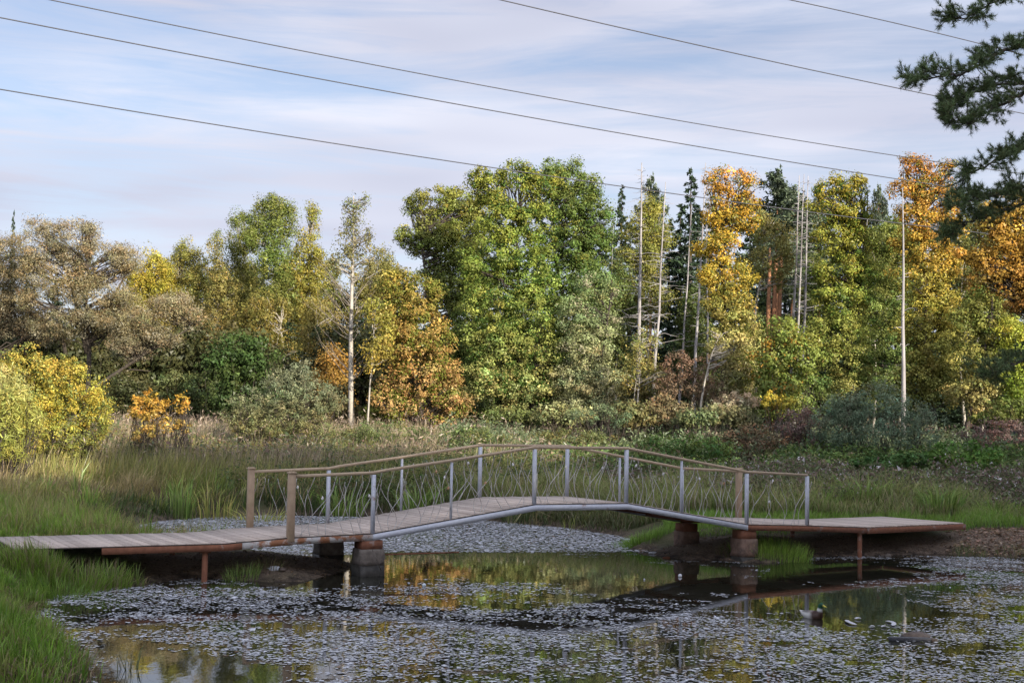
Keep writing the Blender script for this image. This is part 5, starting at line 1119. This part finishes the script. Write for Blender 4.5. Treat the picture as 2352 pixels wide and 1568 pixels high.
# sunken plank and a wet hump behind it
p = onz(2095, 1471, 0); e = empty('sunken_plank', tuple(p), 'black waterlogged plank with a brown end lying in the water', 'plank')
b_ = MB(); b_.box((-.03, 0, .02), (.26, .01, -.004), (-.01, .045, 0), (0, 0, .028)); o = b_.build('plank_body', M['blackwood'], e); bv = o.modifiers.new('bevel', 'BEVEL'); bv.width = .012; bv.segments = 2
b_ = MB(); b_.box((.275, 0, .014), (.042, .002, -.002), (-.002, .045, 0), (0, 0, .024)); o = b_.build('broken_end', M['brownwood'], e); bv = o.modifiers.new('bevel', 'BEVEL'); bv.width = .012; bv.segments = 2
p = onz(2106, 1461, 0); r_ = np.random.default_rng(3); v = []; f = []
for i in range(7):
    for j in range(14):
        a = j * 2 * math.pi / 14; ph = i / 6 * math.pi / 2; k = 1 + r_.normal() * .06; v.append((math.cos(a) * math.cos(ph) * .20 * k, math.sin(a) * math.cos(ph) * .14 * k, math.sin(ph) * .075 * k - .01))
for i in range(6):
    for j in range(14): f.append((i * 14 + j, i * 14 + (j + 1) % 14, i * 14 + 14 + (j + 1) % 14, i * 14 + 14 + j))
b_ = MB(); b_.raw(v, f); tag(b_.build('driftwood', M['brownwood'], None, True, loc=tuple(p)), 'wet brown hump of driftwood behind the black plank', 'driftwood')
def ball(name, px, py, r, mat, label, cat):
    p = onz(px, py, 0); b_ = MB(); u = np.linspace(-1, 1, 9); b_.tube(np.stack([0 * u, 0 * u, u * r], 1), np.sqrt(np.clip(1 - u ** 2, .01, 1)) * r, 14); tag(b_.build(name, mat, None, True, loc=(p[0], p[1], r * .55)), label, cat)
ball('white_ball', 1562, 1324, .036, M['white_plastic'], 'small white ball floating in the dark water under the right slope', 'ball')
ball('glass_float', 974, 1346, .035, M['bottle'], 'pale bubble like ball floating in front of the left pier', 'ball')
ball('white_ball', 1480, 1331, .016, M['white_plastic'], 'tiny white ball floating left of the bigger white ball', 'ball')
# water bottle lying under the right platform
p = onz(2092, 1247, .33); zb = h1(p[0], p[1]); e = empty('plastic_bottle', (p[0], p[1], zb + .075), 'clear plastic water bottle lying under the right platform', 'bottle')
b_ = MB(); b_.tube([(-.16, 0, 0), (-.155, 0, 0), (-.14, 0, 0), (-.05, 0, 0), (-.03, 0, 0), (.05, 0, 0), (.09, 0, 0), (.13, 0, 0), (.15, 0, 0)], [.02, .07, .078, .078, .072, .078, .07, .03, .022], 14); b_.build('bottle_body', M['bottle'], e, True)
b_ = MB(); b_.tube([(.152, 0, 0), (.18, 0, 0)], [.024, .024], 10); b_.build('cap', M['hutwall'], e); b_ = MB(); b_.tube([(-.03, 0, 0), (.045, 0, 0)], [.0795, .0795], 14, cap=False); b_.build('paper_label', M['litter'], e); e.rotation_euler = (0, 0, .15)
def crumple(px, py, z, sx, sy, sz, label, seed, mat='litter', name='litter_bag'):
    p = onz(px, py, z); zz = max(h1(p[0], p[1]), 0); r_ = np.random.default_rng(seed); v = []; f = []
    for i in range(7):
        for j in range(12):
            a = j * 2 * math.pi / 12; ph = (i / 6 - .12) * math.pi / 2; k = 1 + r_.normal() * .2; v.append((math.cos(a) * math.cos(ph) * sx * k, math.sin(a) * math.cos(ph) * sy * k, math.sin(ph) * sz * k))
    for i in range(6):
        for j in range(12): f.append((i * 12 + j, i * 12 + (j + 1) % 12, i * 12 + 12 + (j + 1) % 12, i * 12 + 12 + j))
    b_ = MB(); b_.raw(v, f); tag(b_.build(name, M[mat], None, loc=(p[0], p[1], zz)), label, 'litter')
crumple(632, 1300, .2, .11, .07, .06, 'crumpled clear plastic bag on the mud under the boardwalk', 1)
crumple(648, 1313, .12, .06, .05, .045, 'small pink brown scrap on the mud below the plastic bag', 2, 'brownwood', 'scrap')
crumple(1500, 1269, .02, .09, .06, .03, 'white scrap at the water by the far right pier', 3, name='litter_scrap')
crumple(1530, 1272, .08, .08, .05, .03, 'reddish scrap beside the white one by the far right pier', 4, 'rust', 'litter_scrap')
crumple(1231, 1211, 0, .13, .06, .02, 'white scrap lying on the floating leaves under the arch', 5, name='litter_scrap')
crumple(2040, 1266, .1, .07, .05, .05, 'pale stone on the mud under the right platform', 6, 'concrete', 'stone')
crumple(80, 1278, .45, .09, .06, .05, 'dark object half hidden in the grass below the boardwalk end', 7, 'blackwood', 'scrap')
# fallen branch on the mud, right
p = onz(2160, 1266, .1); e = bend(np.array([p[0] - .5, p[1] + .1, h1(p[0] - .5, p[1] + .1) + .02]), np.array([p[0] + .6, p[1] - .15, h1(p[0] + .6, p[1] - .15) + .02]), 5, .03); b_ = MB(); b_.tube(e - p, np.linspace(.018, .008, 5), 5); tag(b_.build('fallen_branch', M['willow_bark'], None, True, loc=tuple(p)), 'thin bare fallen branch on the mud by the right platform', 'branch')
# fallen leaves on the path
X, Y, d = pts(9000, 9.5, 16, 29.8, 34, .05, 9); k = mudmask(X, Y, d) > .4; X, Y = X[k], Y[k]; n = len(X); P = np.stack([X, Y, height(X, Y) + .012], 1); V, F = leaf_quads(P, unit(rng.normal(size=P.shape) * .3 + [0, 0, 1]), rng.uniform(.05, .10, n), .36)
stuff('fallen_leaves', [(V, [F], np.repeat(pal(n, [(.30, .19, .14), (.22, .15, .09), (.34, .27, .2)], [2, 2, 1]), 4, 0))], M['leaf'], 'fallen leaves scattered on the dirt path at the right')
X = rng.uniform(-7, 15, 40000); Y = rng.uniform(23, 33.5, 40000); d = sdist(X, Y); k = (d > .02) & (mudmask(X, Y, d) > .35) & (rng.random(40000) < .45 + .4 * vnoise(X, Y, 2.0, 77)); X, Y = X[k], Y[k]; n = len(X)
P = np.stack([X, Y, height(X, Y) + .012], 1); V, F = leaf_quads(P, unit(rng.normal(size=P.shape) * .35 + [0, 0, 1]), rng.uniform(.03, .075, n), .32); k2 = rng.random(n) < .12; Xs, Ys = X[k2], Y[k2]
stuff('mud_litter', [(V, [F], np.repeat(pal(n, [(.16, .11, .07), (.10, .07, .045), (.24, .17, .11), (.05, .04, .03)], [3, 3, 1, 2]), 4, 0)), straws(Xs, Ys, rng.uniform(.08, .3, len(Xs)), np.full(len(Xs), .012), rng.uniform(0, 6.28, len(Xs)), rng.uniform(.8, 2.5, len(Xs)), np.full((len(Xs), 3), .10) * [1.2, 1, .6], np.full((len(Xs), 3), .2) * [1.2, 1, .6])], M['leaf'], 'dead leaves and straws lying on the mud under the bridge ends')
# hut among the trees at the right edge
p = at(2336, 1000, 66); z = h1(p[0], 66); e = empty('hut', (p[0] + 1.6, 66, z), 'low hut with a dark roof peeping through the trees at the right edge', 'hut')
b_ = MB(); b_.box((0, 0, .9), (1.5, 0, 0), (0, 1.2, 0), (0, 0, .9)); b_.build('wall', M['hutwall'], e); b_ = MB(); b_.box((0, 0, 1.86), (1.75, 0, 0), (0, 1.45, 0), (0, 0, .06)); b_.build('roof', M['roof'], e); b_ = MB(); b_.box((0, -1.46, 1.77), (1.75, 0, 0), (0, .012, 0), (0, 0, .03)); b_.build('fascia', M['white_plastic'], e)

# ------------------------------------------------------------------ overhead wires
def wire(pts_, Y0, Y1, r, label):
    xs = [p_[0] for p_ in pts_]; x0, x1 = xs[0], xs[-1]; W = []
    for x, y in pts_:
        u = (x - x0) / (x1 - x0); W.append(at(x, y, 1 / ((1 - u) / Y0 + u / Y1)))
    W = np.array(W); co_ = np.linspace(0, 1, len(W)); k = np.linspace(0, 1, 41); s_ = (W[:, 1] - W[0, 1]) / (W[-1, 1] - W[0, 1])
    f = [np.polyfit(s_, W[:, j], 2 if j == 2 else 1) for j in (0, 2)]; k = np.linspace(-.12, 1.12, 41); Yk = W[0, 1] + (W[-1, 1] - W[0, 1]) * k
    P_ = np.stack([np.polyval(f[0], k), Yk, np.polyval(f[1], k)], 1); b_ = MB(); b_.tube(P_ - P_[0], r, 6); tag(b_.build('overhead_wire', M['cable'], None, True, loc=tuple(P_[0])), label, 'wire', 'overhead wires crossing the sky')
wire([(0, -22), (111, 0), (575, 91.5), (1176, 208), (1726, 306), (2066, 360), (2301, 392)], 38, 58, .017, 'highest of the three wires that cross the whole sky from the left edge')
wire([(0, 42.5), (575, 150), (1176, 262), (1726, 358), (2026, 406), (2231, 437)], 38, 58, .018, 'middle of the three wires that cross the whole sky from the left edge')
wire([(0, 205), (575, 300), (1090, 380), (1456, 431), (1826, 482), (2181, 527)], 38, 58, .017, 'lowest wire crossing in front of the treetops')
wire([(1147, 0), (1751, 136), (2176, 227), (2352, 261)], 40, 52, .018, 'wire passing behind the longest branch of the near pine')
wire([(1813, 0), (2236, 97), (2352, 127)], 40, 47, .016, 'short length of wire at the top right corner')
print('total tris', TRI[0])
